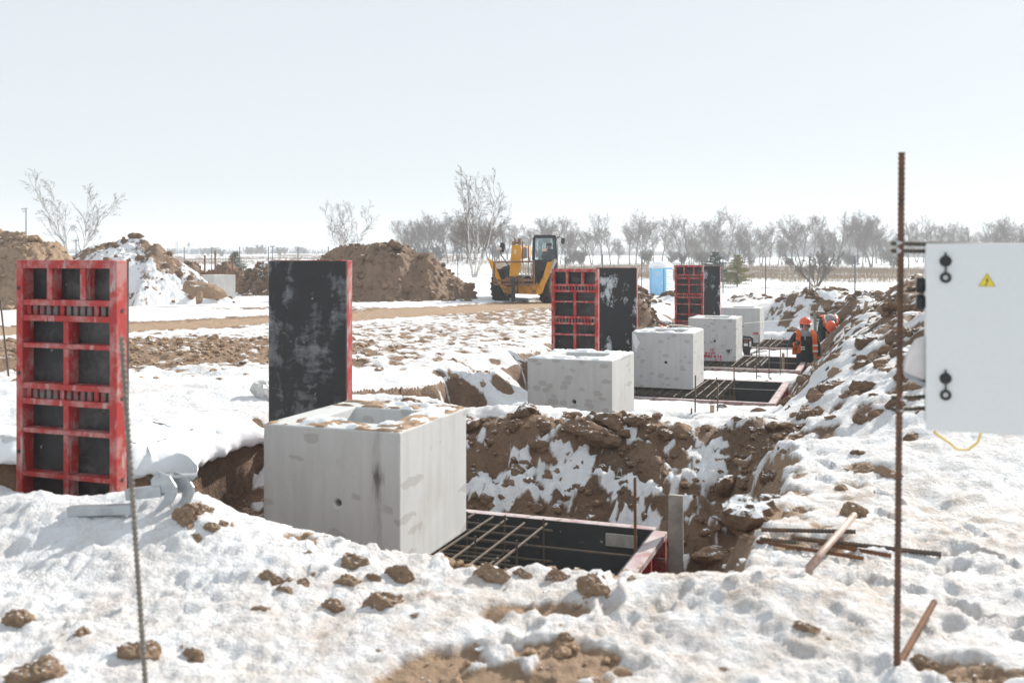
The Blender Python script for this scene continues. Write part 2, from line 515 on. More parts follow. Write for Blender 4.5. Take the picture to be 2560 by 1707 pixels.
# ------------------------------------------------------------------ the ground
def cover_field(x, y, s, l, pit, hm, md, mud, road, rough, lump, ft, slope):
    n1 = fbm(x * 0.8, y * 0.8, 3, 81); n2 = fbm(x * 3.4, y * 3.4, 3, 87); n3 = np.abs(fbm(x * 1.9, y * 1.9, 3, 91))
    c = 0.86 + 0.30 * n1 + 0.32 * n2
    c = c - 0.50 * S(0.5, 1.5, slope)
    # streaks of bare soil on the heaps
    st = fbm((x * 0.8 + y * 0.6) * 3.2, (x * 0.6 - y * 0.8) * 1.2, 3, 95)
    c = c - np.maximum(hm, md * 0.9) * (0.40 + 1.2 * np.clip(st + 0.45 * n2, -0.3, 0.5))
    # the pits stay bare low on their walls
    c = c - pit * 0.40 * S(0.2, 0.7, slope) + (0.75 * np.clip(fbm(x * 1.7 + 3, y * 1.7, 3, 83) + 0.3 * n2, -0.5, 0.5) - 0.06) * S(0.25, 0.6, slope)
    # the ridge behind the nearest block: patches of snow stretched down its face
    rz_ = S(1.5, 1.9, s) * (1 - S(3.2, 3.9, s)) * S(-2.6, -1.8, l) * (1 - S(1.8, 2.6, l))
    pr = 0.50 + 0.80 * fbm(l * 1.8 + 0.5 * s, s * 1.8 - 0.4 * l, 3, 84) + 0.60 * fbm(l * 4.6 + s, s * 4.6, 3, 86) + 0.40 * fbm(l * 14 + s, s * 14, 2, 88) - 0.22 * np.exp(-((s - 3.05) / 0.3) ** 2) - 0.30 * (1 - S(1.9, 2.5, s)) + 0.04
    c = lerp(c, pr, rz_)
    c = c - mud * (0.62 + 0.5 * n1 - 0.35 * n2) - road * mud * 0.3
    # sandy places trodden bare in front
    for cx, cy, rx, ry, k in ((0.0, 3.55, 0.42, 0.24, 0.95), (0.1, 4.15, 0.34, 0.13, 0.55), (1.35, 5.75, 0.75, 0.35, 0.42), (1.9, 6.6, 0.8, 0.5, 0.36), (1.75, 5.1, 0.5, 0.18, 0.45),
                              (-1.0, 5.0, 0.4, 0.25, 0.3), (0.05, 4.85, 0.5, 0.16, 0.5), (1.55, 3.55, 0.35, 0.15, 0.45), (-1.5, 3.4, 0.3, 0.2, 0.35), (-1.55, 5.55, 0.4, 0.15, 0.5)):
        c = c - k * ell(x + 0.22 * n1, y + 0.14 * n2, cx, cy, rx, ry, 0.75) * (0.85 + 2.0 * n2 + 0.8 * n1)
    fg = 1 - S(6.5, 9.0, y)
    c = c - fg * 0.95 * np.clip(fbm(x * 1.0 + 7, y * 1.6, 3, 103) - 0.10, 0, 0.5) * (0.75 + 1.6 * n2)
    # field far off: grass stubs showing through
    far = S(60, 90, y)
    band = S(75, 105, y) * (1 - S(150, 175, y)) * S(2, 10, x) + S(120, 170, y) * (1 - S(330, 420, y)) * (1 - S(-20, 5, x))
    c = c - 0.55 * band * np.clip(0.6 + fbm(x * 0.06, y * 0.1, 3, 98), 0, 1)
    c = c - far * 0.25 * np.clip(fbm(x * 0.03, y * 0.05, 3, 99) + 0.25, 0, 1)
    return c

def build_ground():
    ys = [1.0]
    while ys[-1] < 62: ys.append(ys[-1] * 1.0049)
    while ys[-1] < 1500: ys.append(ys[-1] * 1.03)
    ys = np.array(ys)
    us = np.linspace(-1, 1, 620)
    Yg, U = np.meshgrid(ys, us, indexing='ij')
    Xg = U * (0.72 * Yg + 1.6)
    z, s, l, pit, hm, md, mud, road, rough, lump, ft = terrain(Xg, Yg, True)
    e = 0.06
    m0 = macro(Xg, Yg)[0]
    sl = np.hypot((macro(Xg + e, Yg)[0] - m0) / e, (macro(Xg, Yg + e)[0] - m0) / e)
    cov = cover_field(Xg, Yg, s, l, pit, hm, md, mud, road, rough, lump, ft, sl)
    cov[Yg > 70] = np.maximum(cov[Yg > 70], 0.3)
    z = z + 0.035 * S(0.42, 0.60, cov) * (1 - S(40, 70, Yg))
    dry = np.clip(0.85 * road * mud + 0.30 * mud + 0.9 * (Yg < 8) * (1 - pit) * (l < 40) * 0.6 + 0.15, 0, 0.9) * (1 - 0.8 * pit)  # moist pit soil, its tone also lowered to paint in the wall shade
    dirt = np.clip(0.34 + 0.7 * fbm(Xg * 0.7, Yg * 0.7, 3, 105), 0, 1) * (1 - S(30, 50, Yg)) * 0.85 + 0.75 * ell(Xg, Yg, 1.7, 5.8, 1.6, 1.1, 0.7) + 0.3 * mud + 0.35 * hm + 0.55 * ell(Xg, Yg, 0.1, 4.0, 1.6, 0.9, 0.7) + 0.4 * ell(Xg, Yg, 1.5, 4.4, 1.0, 0.6, 0.7)
    o = grid_object('ground', Xg, Yg, z, M_GROUND, {'cover': cov, 'dry': dry, 'dirt': np.clip(dirt, 0, 1)})
    tag(o, kind='structure')
    return o
build_ground()

# ------------------------------------------------------------------ concrete blocks
def concrete_material(name, scale, seed, stain=False, rust=False, thr=0.30):
    m, nt, b = new_mat(name); t = NT(nt)
    v = t.coord('Object')
    mp = t.n('ShaderNodeMapping'); mp.inputs['Location'].default_value = (seed * 3.7, seed * 1.3, seed * 2.1)
    mp.inputs['Rotation'].default_value = (0, R(-25), 0)
    mp.inputs['Scale'].default_value = (1.0, 0.4, 1.7)
    t.l(v, mp.inputs[0])
    f = t.noise(v, 3.0, 6, 0.6)
    base = t.mix(f, (0.52, 0.535, 0.54), (0.64, 0.65, 0.65))
    streak = t.noise(t.coord('Object', (9, 9, 0.7)), 1.5, 5)
    base = t.mix(t.ramp(streak, [(0.45, 0.0), (0.75, 0.35)]), base, (0.43, 0.42, 0.40))
    # damp dabs left by the formwork
    vo = t.n('ShaderNodeTexVoronoi', feature='F1'); vo.inputs['Scale'].default_value = scale; vo.inputs['Randomness'].default_value = 1.0
    wob = t.n('ShaderNodeVectorMath', operation='ADD'); nz = t.n('ShaderNodeTexNoise'); nz.inputs['Scale'].default_value = 9.0
    sc = t.n('ShaderNodeVectorMath', operation='SCALE'); sc.inputs['Scale'].default_value = 0.10
    t.l(v, nz.inputs['Vector']); t.l(nz.outputs['Color'], sc.inputs[0]); t.l(mp.outputs[0], wob.inputs[0]); t.l(sc.outputs[0], wob.inputs[1])
    t.l(wob.outputs[0], vo.inputs['Vector'])
    sep = t.n('ShaderNodeSeparateColor'); t.l(vo.outputs['Color'], sep.inputs[0])
    rad = t.math('MULTIPLY', t.ramp(sep.outputs[0], [(0.42, 0.0), (0.46, 0.6), (1.0, 1.0)]), thr)
    dab = t.ramp(t.math('SUBTRACT', rad, vo.outputs['Distance']), [(0.0, 0.0), (0.045, 1.0)])
    geo = t.n('ShaderNodeNewGeometry')
    c = t.mix(t.math('MULTIPLY', dab, 0.52), base, (0.36, 0.35, 0.335))
    pore = t.ramp(t.noise(v, 60.0, 2, 0.5), [(0.70, 0.0), (0.74, 0.6)])
    c = t.mix(pore, c, (0.22, 0.215, 0.21))
    dirt = t.ramp(t.noise(t.coord('Object', (1.2, 1.2, 0.8)), 2.2, 6, 0.65), [(0.52, 0.0), (0.72, 0.4)])
    c = t.mix(dirt, c, (0.40, 0.37, 0.33))
    if rust:
        g = t.n('ShaderNodeSeparateXYZ'); t.l(v, g.inputs[0])
        dx = t.math('ABSOLUTE', t.math('SUBTRACT', g.outputs[0], -0.15))
        k = t.math('ADD', t.math('MULTIPLY', dx, -11.0), t.math('MULTIPLY', t.noise(t.coord('Object', (10, 10, 2)), 2.0, 5), 1.9))
        zz = t.ramp(g.outputs[2], [(0.10, 0.0), (0.45, 0.55), (0.62, 1.0), (0.72, 0.25), (0.9, 0.4)])
        c = t.mix(t.math('MULTIPLY', t.ramp(k, [(0.5, 0.0), (1.0, 0.85)]), zz), c, (0.07, 0.045, 0.03))
    t.l(c, b.inputs['Base Color'])
    b.inputs['Roughness'].default_value = 0.85; b.inputs['Specular IOR Level'].default_value = 0.3
    t.bump(t.noise(v, 40.0, 5, 0.6), 0.25, 0.004, b)
    return m

M_HOLE_SHADE = simple_mat('hole_shade', (0.05, 0.05, 0.05), 0.9)
BW, BL, BH = 1.0, 1.1, 0.90
HOLE = (-0.44, 0.42)

def block_mesh(hole_r=0.024, cavity=True, hole=True):
    """hollow-topped block: x -BW..0, y 0..BL, z 0..BH, a round tie hole in the front"""
    m = MB()
    x0, x1 = -BW, 0.0
    if hole:
        hx, hz = HOLE; n = 16; q = 0.1
        circ = [(hx + hole_r * math.cos(2 * math.pi * k / n), hz + hole_r * math.sin(2 * math.pi * k / n)) for k in range(n)]
        sq = []
        for k in range(n):
            a = 2 * math.pi * k / n; c, s = math.cos(a), math.sin(a); w = q / max(abs(c), abs(s))
            sq.append((hx + w * c, hz + w * s))
        o = len(m.v)
        m.v += [(x, 0, z) for x, z in circ] + [(x, 0, z) for x, z in sq] + [(x, 0.16, z) for x, z in circ]
        for k in range(n):
            k2 = (k + 1) % n
            m.f.append((o + k, o + k2, o + n + k2, o + n + k)); m.f.append((o + k2, o + k, o + 2 * n + k, o + 2 * n + k2))
        m.f.append(tuple(o + 2 * n + k for k in range(n)))
        c = [o + len(m.v) - o]
        b = len(m.v)
        m.v += [(x0, 0, 0), (x1, 0, 0), (x1, 0, BH), (x0, 0, BH)]
        # corners of the square are at k = 2, 6, 10, 14
        m.f.append((b + 3, b + 2) + tuple(o + n + k for k in (2, 3, 4, 5, 6)))
        m.f.append((b + 0, b + 3) + tuple(o + n + k for k in (6, 7, 8, 9, 10)))
        m.f.append((b + 1, b + 0) + tuple(o + n + k for k in (10, 11, 12, 13, 14)))
        m.f.append((b + 2, b + 1) + tuple(o + n + k for k in (14, 15, 0, 1, 2)))
    else:
        m.add([(x0, 0, 0), (x1, 0, 0), (x1, 0, BH), (x0, 0, BH)], [(0, 1, 2, 3)])
    m.add([(x1, 0, 0), (x1, BL, 0), (x1, BL, BH), (x1, 0, BH)], [(0, 1, 2, 3)])
    m.add([(x0, 0, 0), (x0, BL, 0), (x0, BL, BH), (x0, 0, BH)], [(0, 3, 2, 1)])
    m.add([(x0, BL, 0), (x1, BL, 0), (x1, BL, BH), (x0, BL, BH)], [(0, 3, 2, 1)])
    m.add([(x0, 0, 0), (x1, 0, 0), (x1, BL, 0), (x0, BL, 0)], [(0, 3, 2, 1)])
    if cavity:
        i0, i1, j0, j1, dz = x0 + 0.22, x1 - 0.22, 0.25, BL - 0.25, BH - 0.45
        m.add([(x0, 0, BH), (x1, 0, BH), (x1, BL, BH), (x0, BL, BH), (i0, j0, BH), (i1, j0, BH), (i1, j1, BH), (i0, j1, BH),
               (i0, j0, dz), (i1, j0, dz), (i1, j1, dz), (i0, j1, dz)],
              [(0, 1, 5, 4), (1, 2, 6, 5), (2, 3, 7, 6), (3, 0, 4, 7), (4, 5, 9, 8), (5, 6, 10, 9), (6, 7, 11, 10), (7, 4, 8, 11), (8, 9, 10, 11)])
    else:
        m.add([(x0, 0, BH), (x1, 0, BH), (x1, BL, BH), (x0, BL, BH)], [(0, 1, 2, 3)])
    me = m.mesh('concrete_block')
    bm = bmesh.new(); bm.from_mesh(me)
    bmesh.ops.remove_doubles(bm, verts=bm.verts, dist=1e-4)
    bmesh.ops.recalc_face_normals(bm, faces=bm.faces)
    bm.to_mesh(me); bm.free()
    return me

def crust(name, x0, x1, y0, y1, zt, mat, parent, h, seed, thr=0.05, scale=4.0, nx=46, ny=20, over=0.0):
    """patches of frozen snow or soil lying on a flat top; only the pieces that stand above the threshold are kept"""
    X, Y = np.meshgrid(np.linspace(x0, x1, nx), np.linspace(y0, y1, ny))
    n = fbm(X * scale + seed, Y * scale - seed, 4, seed) - thr
    ex = np.minimum(np.minimum(X - x0, x1 - X) / 0.03, np.minimum(Y - y0, y1 - Y) / 0.03)
    n = np.minimum(n, np.clip(ex, 0, 1) * 0.4 - 0.02)
    H = np.sqrt(np.clip(n, 0, 1)) * h
    keep = n > -0.02
    m = MB(); idx = -np.ones(X.shape, int)
    for j in range(ny):
        for i in range(nx):
            idx[j, i] = len(m.v)
            m.v.append((X[j, i], Y[j, i], zt + (H[j, i] if n[j, i] > 0 else -0.004)))
    for j in range(ny - 1):
        for i in range(nx - 1):
            if (n[j:j + 2, i:i + 2] > 0).any():
                m.f.append((idx[j, i], idx[j, i + 1], idx[j + 1, i + 1], idx[j + 1, i]))
    if not m.f: return None
    me = m.mesh(name)
    bm = bmesh.new(); bm.from_mesh(me)
    bmesh.ops.delete(bm, geom=[v for v in bm.verts if not v.link_faces], context='VERTS'); bm.to_mesh(me); bm.free()
    o = mk(name, me, mat, parent, smooth=True)
    o['kind'] = 'stuff'
    return o

M_SOILTOP = simple_mat('dry_soil_crust', (0.34, 0.23, 0.15), 0.9, var=0.35, scale=14, bump=0.5)
BLOCK_LABEL = ['rough grey concrete block nearest the camera with a rust stain and soil on top',
               'grey concrete block standing just behind the brown ridge, left end of the row of four',
               'grey concrete block with a white frost patch at its upper left corner',
               'grey concrete block with red handwriting near its lower edge',
               'farthest grey concrete block of the row, partly hidden by the red lettered one']
TOPS = [0.40, 0.34, 0.27, 0.20, 0.17]
BLOCKS = []
ROT = -TH
for n in range(5):
    me = block_mesh(cavity=True)
    mat = concrete_material('concrete.%d' % n, 7.5 if n else 5.0, n + 1, rust=(n == 0), thr=[0.42, 0.5, 0.44, 0.52, 0.3][n])
    x, y = G(D * n, LOFF[n])
    o = mk('concrete_block', me, mat, None, bevel=0.012)
    o.location = (x, y, TOPS[n] - BH); o.rotation_euler = (0, 0, ROT)
    tag(o, BLOCK_LABEL[n], 'concrete block', 'concrete blocks in a row in the trench')
    BLOCKS.append(o)
b0 = BLOCKS[0]
crust('soil_crust', -0.99, -0.005, 0.005, 0.24, BH + 0.001, M_SOILTOP, b0, 0.028, 3, 0.02, 6)
crust('snow_crust', -0.75, -0.05, 0.03, 0.25, BH + 0.004, M_SNOW, b0, 0.06, 8, 0.05, 4)
crust('soil_crust', -0.21, -0.005, 0.2, 1.09, BH + 0.001, M_SOILTOP, b0, 0.03, 5, 0.0, 5)
crust('soil_crust', -0.99, -0.01, 0.86, 1.09, BH + 0.001, M_SOILTOP, b0, 0.03, 6, 0.05, 5)
crust('snow_crust', -0.21, -0.01, 0.3, 1.0, BH + 0.004, M_SNOW, b0, 0.05, 9, 0.12, 4)
crust('snow_crust', -0.7, -0.1, 0.86, 1.08, BH + 0.004, M_SNOW, b0, 0.05, 12, 0.1, 4)
for n, sd in ((1, 21), (2, 27), (3, 33)):
    th = 0.02 if n < 3 else 0.3
    crust('snow_crust', -0.99, -0.01, 0.01, 0.24, BH + 0.003, M_SNOW, BLOCKS[n], 0.04, sd, th, 4)
    crust('snow_crust', -0.21, -0.01, 0.1, 1.08, BH + 0.003, M_SNOW, BLOCKS[n], 0.04, sd + 1, th, 4)
    crust('snow_crust', -0.99, -0.01, 0.87, 1.08, BH + 0.003, M_SNOW, BLOCKS[n], 0.04, sd + 2, th, 4)
# frost patch on the third block, set slightly proud of the face
def flat_patch(name, pts, y, th, mat, parent):
    m = MB().prism(pts, y - th, y + 0.004); return m.build(name, mat, parent)
flat_patch('frost_patch', [(-0.99, 0.88), (-0.93, 0.86), (-0.9, 0.78), (-0.865, 0.73), (-0.88, 0.69), (-0.9, 0.67), (-0.92, 0.58), (-0.935, 0.57), (-0.95, 0.64), (-0.97, 0.7), (-0.985, 0.78)], -0.001, 0.003, M_SNOW, BLOCKS[2])

# handwriting in red marker on the fourth block, strokes as raised flat ribbons
M_RED_INK = simple_mat('red_marker', (0.55, 0.03, 0.08), 0.6, var=0.2, scale=30)
M_DARK_INK = simple_mat('dark_marker', (0.07, 0.08, 0.09), 0.6, var=0.2, scale=30)
GLY = {  # strokes on a 1 x 1.4 cell
 'п': [[(0, 0), (0, 1), (.8, 1), (.8, 0)]], 'о': [[(0, .2), (0, .9), (.7, .9), (.7, .2), (0, .2)]], 'у': [[(0, 1), (.4, .4)], [(.8, 1), (.2, -.3)]],
 'С': [[(.8, 1.2), (.2, 1.2), (0, .6), (.2, 0), (.8, .1)]], 'ш': [[(0, 1), (0, 0), (.8, 0), (.8, 1)], [(.4, 0), (.4, 1)]], 'т': [[(0, 1), (.8, 1)], [(.4, 1), (.4, 0)]],
 'а': [[(.7, 1), (0, .8), (0, .1), (.7, .1)], [(.7, 1), (.7, 0)]], 'в': [[(0, 0), (0, 1.2), (.6, 1.1), (.6, .7), (0, .6), (.7, .5), (.7, 0), (0, 0)]], '0': [[(0, 0), (0, 1.2), (.7, 1.2), (.7, 0), (0, 0)]],
 '5': [[(.7, 1.2), (0, 1.2), (0, .7), (.7, .6), (.6, 0), (0, 0)]], '-': [[(0, .5), (.6, .5)]], '6': [[(.6, 1.2), (0, .7), (0, 0), (.7, 0), (.7, .5), (0, .5)]], '1': [[(.1, .9), (.4, 1.3), (.4, -.3)]],
 'е': [[(0, .5), (.7, .5), (.6, 1), (0, .9), (0, 0), (.7, 0)]], 'г': [[(0, 0), (0, 1), (.7, 1)]], '3': [[(0, 1.1), (.6, 1.1), (.3, .6), (.7, .4), (.5, 0), (0, .1)]], 'л': [[(0, 0), (.4, 1), (.8, 0)]],
 '7': [[(0, 1.2), (.8, 1.2), (.3, 0)]], '4': [[(0, 1.2), (0, .6), (.7, .6)], [(.7, 1.2), (.7, 0)]], '2': [[(0, 1), (.6, 1.1), (.6, .7), (0, 0), (.8, 0)]], ' ': [],
}
def scribble(name, text, x, z, h, mat, parent, w=0.011, slant=0.12):
    cx = x
    for word in text.split(' '):
        m = MB()
        for ch in word:
            for st in GLY.get(ch, []):
                for (a, b), (c, d) in zip(st[:-1], st[1:]):
                    s = h / 1.2
                    m.bar((cx + (a + slant * b) * s * .62, -0.0025, z + b * s), (cx + (c + slant * d) * s * .62, -0.0025, z + d * s), 0.004, w, (0, 0, 1))
            cx += h * .62
        cx += h * .4
        if m.f: m.build(name, mat, parent)
b3 = BLOCKS[3]
scribble('handwriting', 'Су', -0.53, 0.205, 0.055, M_RED_INK, b3)
scribble('handwriting', 'по у-от5', -0.64, 0.145, 0.046, M_RED_INK, b3)
scribble('handwriting', 'авв05061 ле 3 ш', -0.73, 0.078, 0.05, M_RED_INK, b3, 0.013)
scribble('handwriting', '52 - 6', -0.44, 0.015, 0.045, M_RED_INK, b3, 0.009)
scribble('handwriting', 'лшет', -0.20, 0.215, 0.05, M_DARK_INK, b3)
scribble('handwriting', 'етша', -0.19, 0.185, 0.03, M_DARK_INK, b3, 0.007)
scribble('handwriting', 'у6ш', -0.17, 0.22, 0.07, M_RED_INK, BLOCKS[4], 0.014)

# ------------------------------------------------------------------ formwork panels
def red_paint(name, seed):
    m, nt, b = new_mat(name); t = NT(nt)
    v = t.coord('Object')
    f = t.noise(v, 7.0 + seed, 7, 0.65); g = t.noise(t.coord('Object', (3, 3, 0.8)), 5.0, 6, 0.6)
    base = t.mix(t.noise(v, 3.0, 3), (0.34, 0.022, 0.022), (0.50, 0.045, 0.04))
    c = t.mix(t.ramp(f, [(0.47, 0.0), (0.62, 0.7)]), base, (0.47, 0.27, 0.25))
    c = t.mix(t.ramp(g, [(0.56, 0.0), (0.66, 0.8)]), c, (0.47, 0.43, 0.41))
    t.l(c, b.inputs['Base Color']); b.inputs['Roughness'].default_value = 0.6
    t.bump(f, 0.3, 0.01, b)
    return m
M_RED = red_paint('red_formwork_steel', 0)

def ply_mat(name, lo, hi, smear, seed, hk=0.2):
    """black phenolic sheet smeared with dried cement"""
    m, nt, b = new_mat(name); t = NT(nt)
    mp = t.n('ShaderNodeMapping'); mp.inputs['Location'].default_value = (seed * 2.3, 0, seed * 1.9); t.l(t.coord('Object'), mp.inputs[0])
    wz = t.n('ShaderNodeTexNoise'); wz.inputs['Scale'].default_value = 3.0; wz.inputs['Detail'].default_value = 5; t.l(mp.outputs[0], wz.inputs['Vector'])
    ws = t.n('ShaderNodeVectorMath', operation='SCALE'); ws.inputs['Scale'].default_value = 0.35; t.l(wz.outputs['Color'], ws.inputs[0])
    wa = t.n('ShaderNodeVectorMath', operation='ADD'); t.l(mp.outputs[0], wa.inputs[0]); t.l(ws.outputs[0], wa.inputs[1])
    v = wa.outputs[0]
    mv = t.n('ShaderNodeMapping'); mv.inputs['Scale'].default_value = (4.0, 4.0, 0.9); t.l(v, mv.inputs[0])
    mh = t.n('ShaderNodeMapping'); mh.inputs['Scale'].default_value = (0.8, 1.0, 9.0); t.l(v, mh.inputs[0])
    a = t.noise(mv.outputs[0], 1.6, 7, 0.68); h = t.noise(mh.outputs[0], 1.8, 7, 0.7); n = t.noise(v, 2.2, 6, 0.6)
    k = t.math('ADD', t.math('MULTIPLY', a, 0.42), t.math('ADD', t.math('MULTIPLY', h, hk), t.math('MULTIPLY', n, 0.78 - hk)))
    c = t.mix(t.noise(v, 4.0, 4), (0.012, 0.013, 0.015), (0.035, 0.036, 0.038))
    c = t.mix(t.ramp(k, [(lo, 0.0), (hi, 1.0)]), c, smear)
    sp = t.noise(v, 14.0, 3, 0.5)
    c = t.mix(t.ramp(sp, [(0.71, 0.0), (0.76, 0.8)]), c, (0.5, 0.5, 0.5))
    t.l(c, b.inputs['Base Color']); b.inputs['Roughness'].default_value = 0.55
    t.bump(k, 0.1, 0.01, b)
    return m
M_PLY_BACK = ply_mat('grey_black_plywood_back', 0.58, 0.9, (0.20, 0.195, 0.185), 1)
M_PLY_A = ply_mat('cement_smeared_plywood', 0.60, 0.80, (0.36, 0.38, 0.40), 2, 0.3)
M_PLY_B = ply_mat('plywood_with_frost', 0.655, 0.71, (0.58, 0.62, 0.66), 5, 0.08)
M_PLY_IN = ply_mat('black_plywood_inside', 0.72, 1.0, (0.10, 0.10, 0.10), 7)
M_EDGE = simple_mat('bare_plywood_edge', (0.38, 0.33, 0.27), 0.8, var=0.3, scale=20)

M_CEM = worn_mat('cement_covered_steel', (0.20, 0.17, 0.16), (0.33, 0.06, 0.055), (0.5, 0.62), 18, 0.85)
PW, PT = 0.763, 0.105
def make_panel(height, ply):
    """local x 0..PW, ribs towards -y, sheet at the back, z 0 at the top going down"""
    root = empty('formwork_shutter', (0, 0, 0))
    rw = 0.05
    MB().box(0, rw, 0, PT - 0.014, -height, -0.002).build('side_rail', M_RED, root, bevel=0.004)
    MB().box(PW - rw, PW, 0, PT - 0.014, -height, -0.002).build('side_rail', M_RED, root, bevel=0.004)
    def rail(z0, z1, name='cross_rail', y0=0.004):
        MB().box(rw, PW - rw, y0, PT - 0.015, -z1, -z0).build(name, M_RED, root, bevel=0.003)
    def rib(z0, z1, xs):
        for x in xs: MB().box(x - 0.02, x + 0.02, 0.006, PT - 0.016, -z1 + 0.001, -z0 - 0.001).build('rib', M_RED, root, bevel=0.003)
    def strip(z0, z1):
        # perforated channel: small uprights between two rails, shadowed slots between them
        for k in range(13):
            x = rw + 0.02 + k * (PW - 2 * rw - 0.04) / 12
            MB().box(x - 0.0155, x + 0.0155, 0.03, 0.06, -z1 + 0.001, -z0 - 0.001).build('slot_bar', M_CEM if (k * 7) % 5 else M_RED, root)
    rail(0.0, 0.05, 'top_rail', 0.002)
    z = 0.05; thirds = [PW / 3, 2 * PW / 3]; half = [PW / 2]
    seq = [(0.19, thirds), 's', (0.135, half), (0.215, half), 's', (0.145, half), (0.24, half), (0.15, half), 's', (0.22, half), (0.2, half), (0.3, half), (0.3, half)]
    for it in seq:
        if z > height - 0.1: break
        if it == 's':
            rail(z, z + 0.035); strip(z + 0.035, z + 0.095); rail(z + 0.095, z + 0.13); z += 0.13
        else:
            h, xs = it
            if z + h > height - 0.05: h = height - 0.05 - z
            rib(z, z + h, xs); z += h
            nxt = seq[seq.index(it) + 1] if seq.index(it) + 1 < len(seq) else None
            if nxt != 's': rail(z, z + 0.028); z += 0.028
    rail(height - 0.05, height, 'bottom_rail')
    MB().box(0.002, PW - 0.002, PT - 0.0135, PT + 0.004, -height + 0.01, -0.006).build('plywood_sheet', ply, root)
    # raised dark discs for tie holes, the shade inside painted on
    for zz in (0.3, 0.82, 1.3):
        MB().lathe([(0.013, PW + 0.002), (0.013, PW + 0.0)], 10, 'x', (0, 0.05, -zz)).build('tie_hole_disc', M_HOLE_SHADE, root)
        MB().lathe([(0.013, -0.002), (0.013, 0.0)], 10, 'y', (0.022, 0.0, -zz + 0.13)).build('tie_hole_disc', M_HOLE_SHADE, root)
    return root

# (s of the face, l of the right edge, top z, height, sheet faces camera?)
PANELS = [(-0.92, -1.39, 1.48, 2.48, False, M_PLY_BACK, 'tall red steel formwork panel with open ribbed back at far left'),
          (1.80, -1.39, 1.47, 2.46, True, M_PLY_A, 'black cement smeared formwork panel standing behind the nearest block'),
          (9.47, -1.25, 1.31, 2.45, False, M_PLY_BACK, 'red ribbed formwork panel in front of the telehandler, right of its wheel'),
          (12.19, -1.25, 1.30, 2.44, True, M_PLY_B, 'black formwork panel with frosty white blotches joined to the middle red one'),
          (20.75, -1.40, 1.28, 2.5, False, M_PLY_BACK, 'distant red ribbed formwork panel beside the blue toilet cabin'),
          (23.45, -1.35, 1.23, 2.4, True, M_PLY_B, 'distant black formwork panel speckled white, partly hidden by a red one')]
for s_, l_, top, hh, face, ply, lab in PANELS:
    p = make_panel(hh, ply)
    if not face:
        x, y = G(s_, l_ - PW)
        p.location = (x, y, top); p.rotation_euler = (0, 0, ROT)
    else:
        x, y = G(s_ + PT, l_)
        p.location = (x, y, top); p.rotation_euler = (0, 0, ROT + math.pi)
    tag(p, lab, 'formwork panel', 'upright red and black formwork panels')

# ------------------------------------------------------------------ overhanging snow along the left rim
def snow_ledge():
    ctrl = np.array([(0.35, -9.0), (0.62, -6.5), (0.78, -4.6), (0.82, -3.4), (0.80, -2.95), (0.84, -2.72), (1.0, -2.65), (1.5, -2.66), (2.4, -2.68), (3.2, -2.74)])
    seg = np.concatenate([[0], np.cumsum(np.hypot(*np.diff(ctrl, axis=0).T))])
    t = np.linspace(0, seg[-1], 420)
    s = np.interp(t, seg, ctrl[:, 0]); l = np.interp(t, seg, ctrl[:, 1])
    for _ in range(10):
        s[1:-1] = (s[:-2] + 2 * s[1:-1] + s[2:]) / 4; l[1:-1] = (l[:-2] + 2 * l[1:-1] + l[2:]) / 4
    xx, yy = G(s, l)
    s = s - 0.16 * fbm(xx * 0.9, yy * 0.9, 3, 3); l = l - 0.22 * fbm(xx * 0.9, yy * 0.9, 3, 11)
    ds, dl = np.gradient(s), np.gradient(l); ln = np.hypot(ds, dl)
    ns, nl = -dl / ln, ds / ln
    ns, nl = -np.abs(ns) * np.sign(np.abs(ns) + 1e-9), np.abs(nl)      # towards the pit: nearer and to the right
    w = fbm(t * 0.9, t * 0 + 2.2, 3, 201); w2 = fbm(t * 2.3, t * 0 + 9.2, 3, 205)
    hang = np.clip(0.10 + 0.17 * w + 0.07 * w2, 0.03, 0.28)
    out = np.clip(0.06 + 0.16 * w2 + 0.06 * w, -0.05, 0.2)
    hang *= 1 - 0.75 * S(1.9, 3.2, s); out *= 1 - 0.6 * S(2.2, 3.4, s)
    prof = [(-1.7, 0, -.03, 0), (-1.35, 0, .015, 0), (-1.0, 0, .04, 0), (-0.7, 0, .055, 0), (-0.45, 0, .06, 0), (-0.25, 0.1, .05, 0), (-0.12, 0.3, .035, 0.0), (-0.03, .6, .0, .05), (0.02, .85, -.03, .22), (0.045, 1.0, -.05, .5),
            (0.05, 1.0, -.06, .8), (0.03, .95, -.07, 1.0), (-0.02, .75, -.07, 1.05), (-0.08, .4, -.05, .95), (-0.18, .1, -.04, .8), (-0.3, 0, -.04, .7)]
    back = [(e, 0, 0, 0) for e in np.linspace(-.8, -.27, 14)]
    nb = len(back); prof = back + prof[6:]
    x0, y0 = G(s, l)
    bx, by = G(s - ns * 0.42, l - nl * 0.42)
    zb = macro(bx, by)[0]
    rows = []
    for k, (e, oe, dz, hh) in enumerate(prof):
        ee = e + oe * out
        x, y = G(s + ns * ee, l + nl * ee)
        lf = 0.09 * fbm(x * 2.4 + k * 0.05, y * 2.4, 3, 211) + 0.045 * fbm(x * 7, y * 7 + k * 0.3, 3, 213)
        if k < nb:
            z = terrain(x, y) + np.interp(e, [-.8, -.72, -.55, -.4, -.27], [-.08, .0, .045, .058, .055])
        else:
            z = zb - 0.04 + dz - hang * hh + lf
        if k > nb:
            x = x + 0.02 * fbm(t * 5, t * 0 + k, 2, 215)
        z = z - 0.25 * S(2.3, 3.2, s)
        rows.append((x, y, z))
    X, Y, Z = (np.stack([r[i] for r in rows]) for i in range(3))
    o = grid_object('snow_bank', X, Y, Z, M_SNOW)
    tag(o, kind='structure')
snow_ledge()

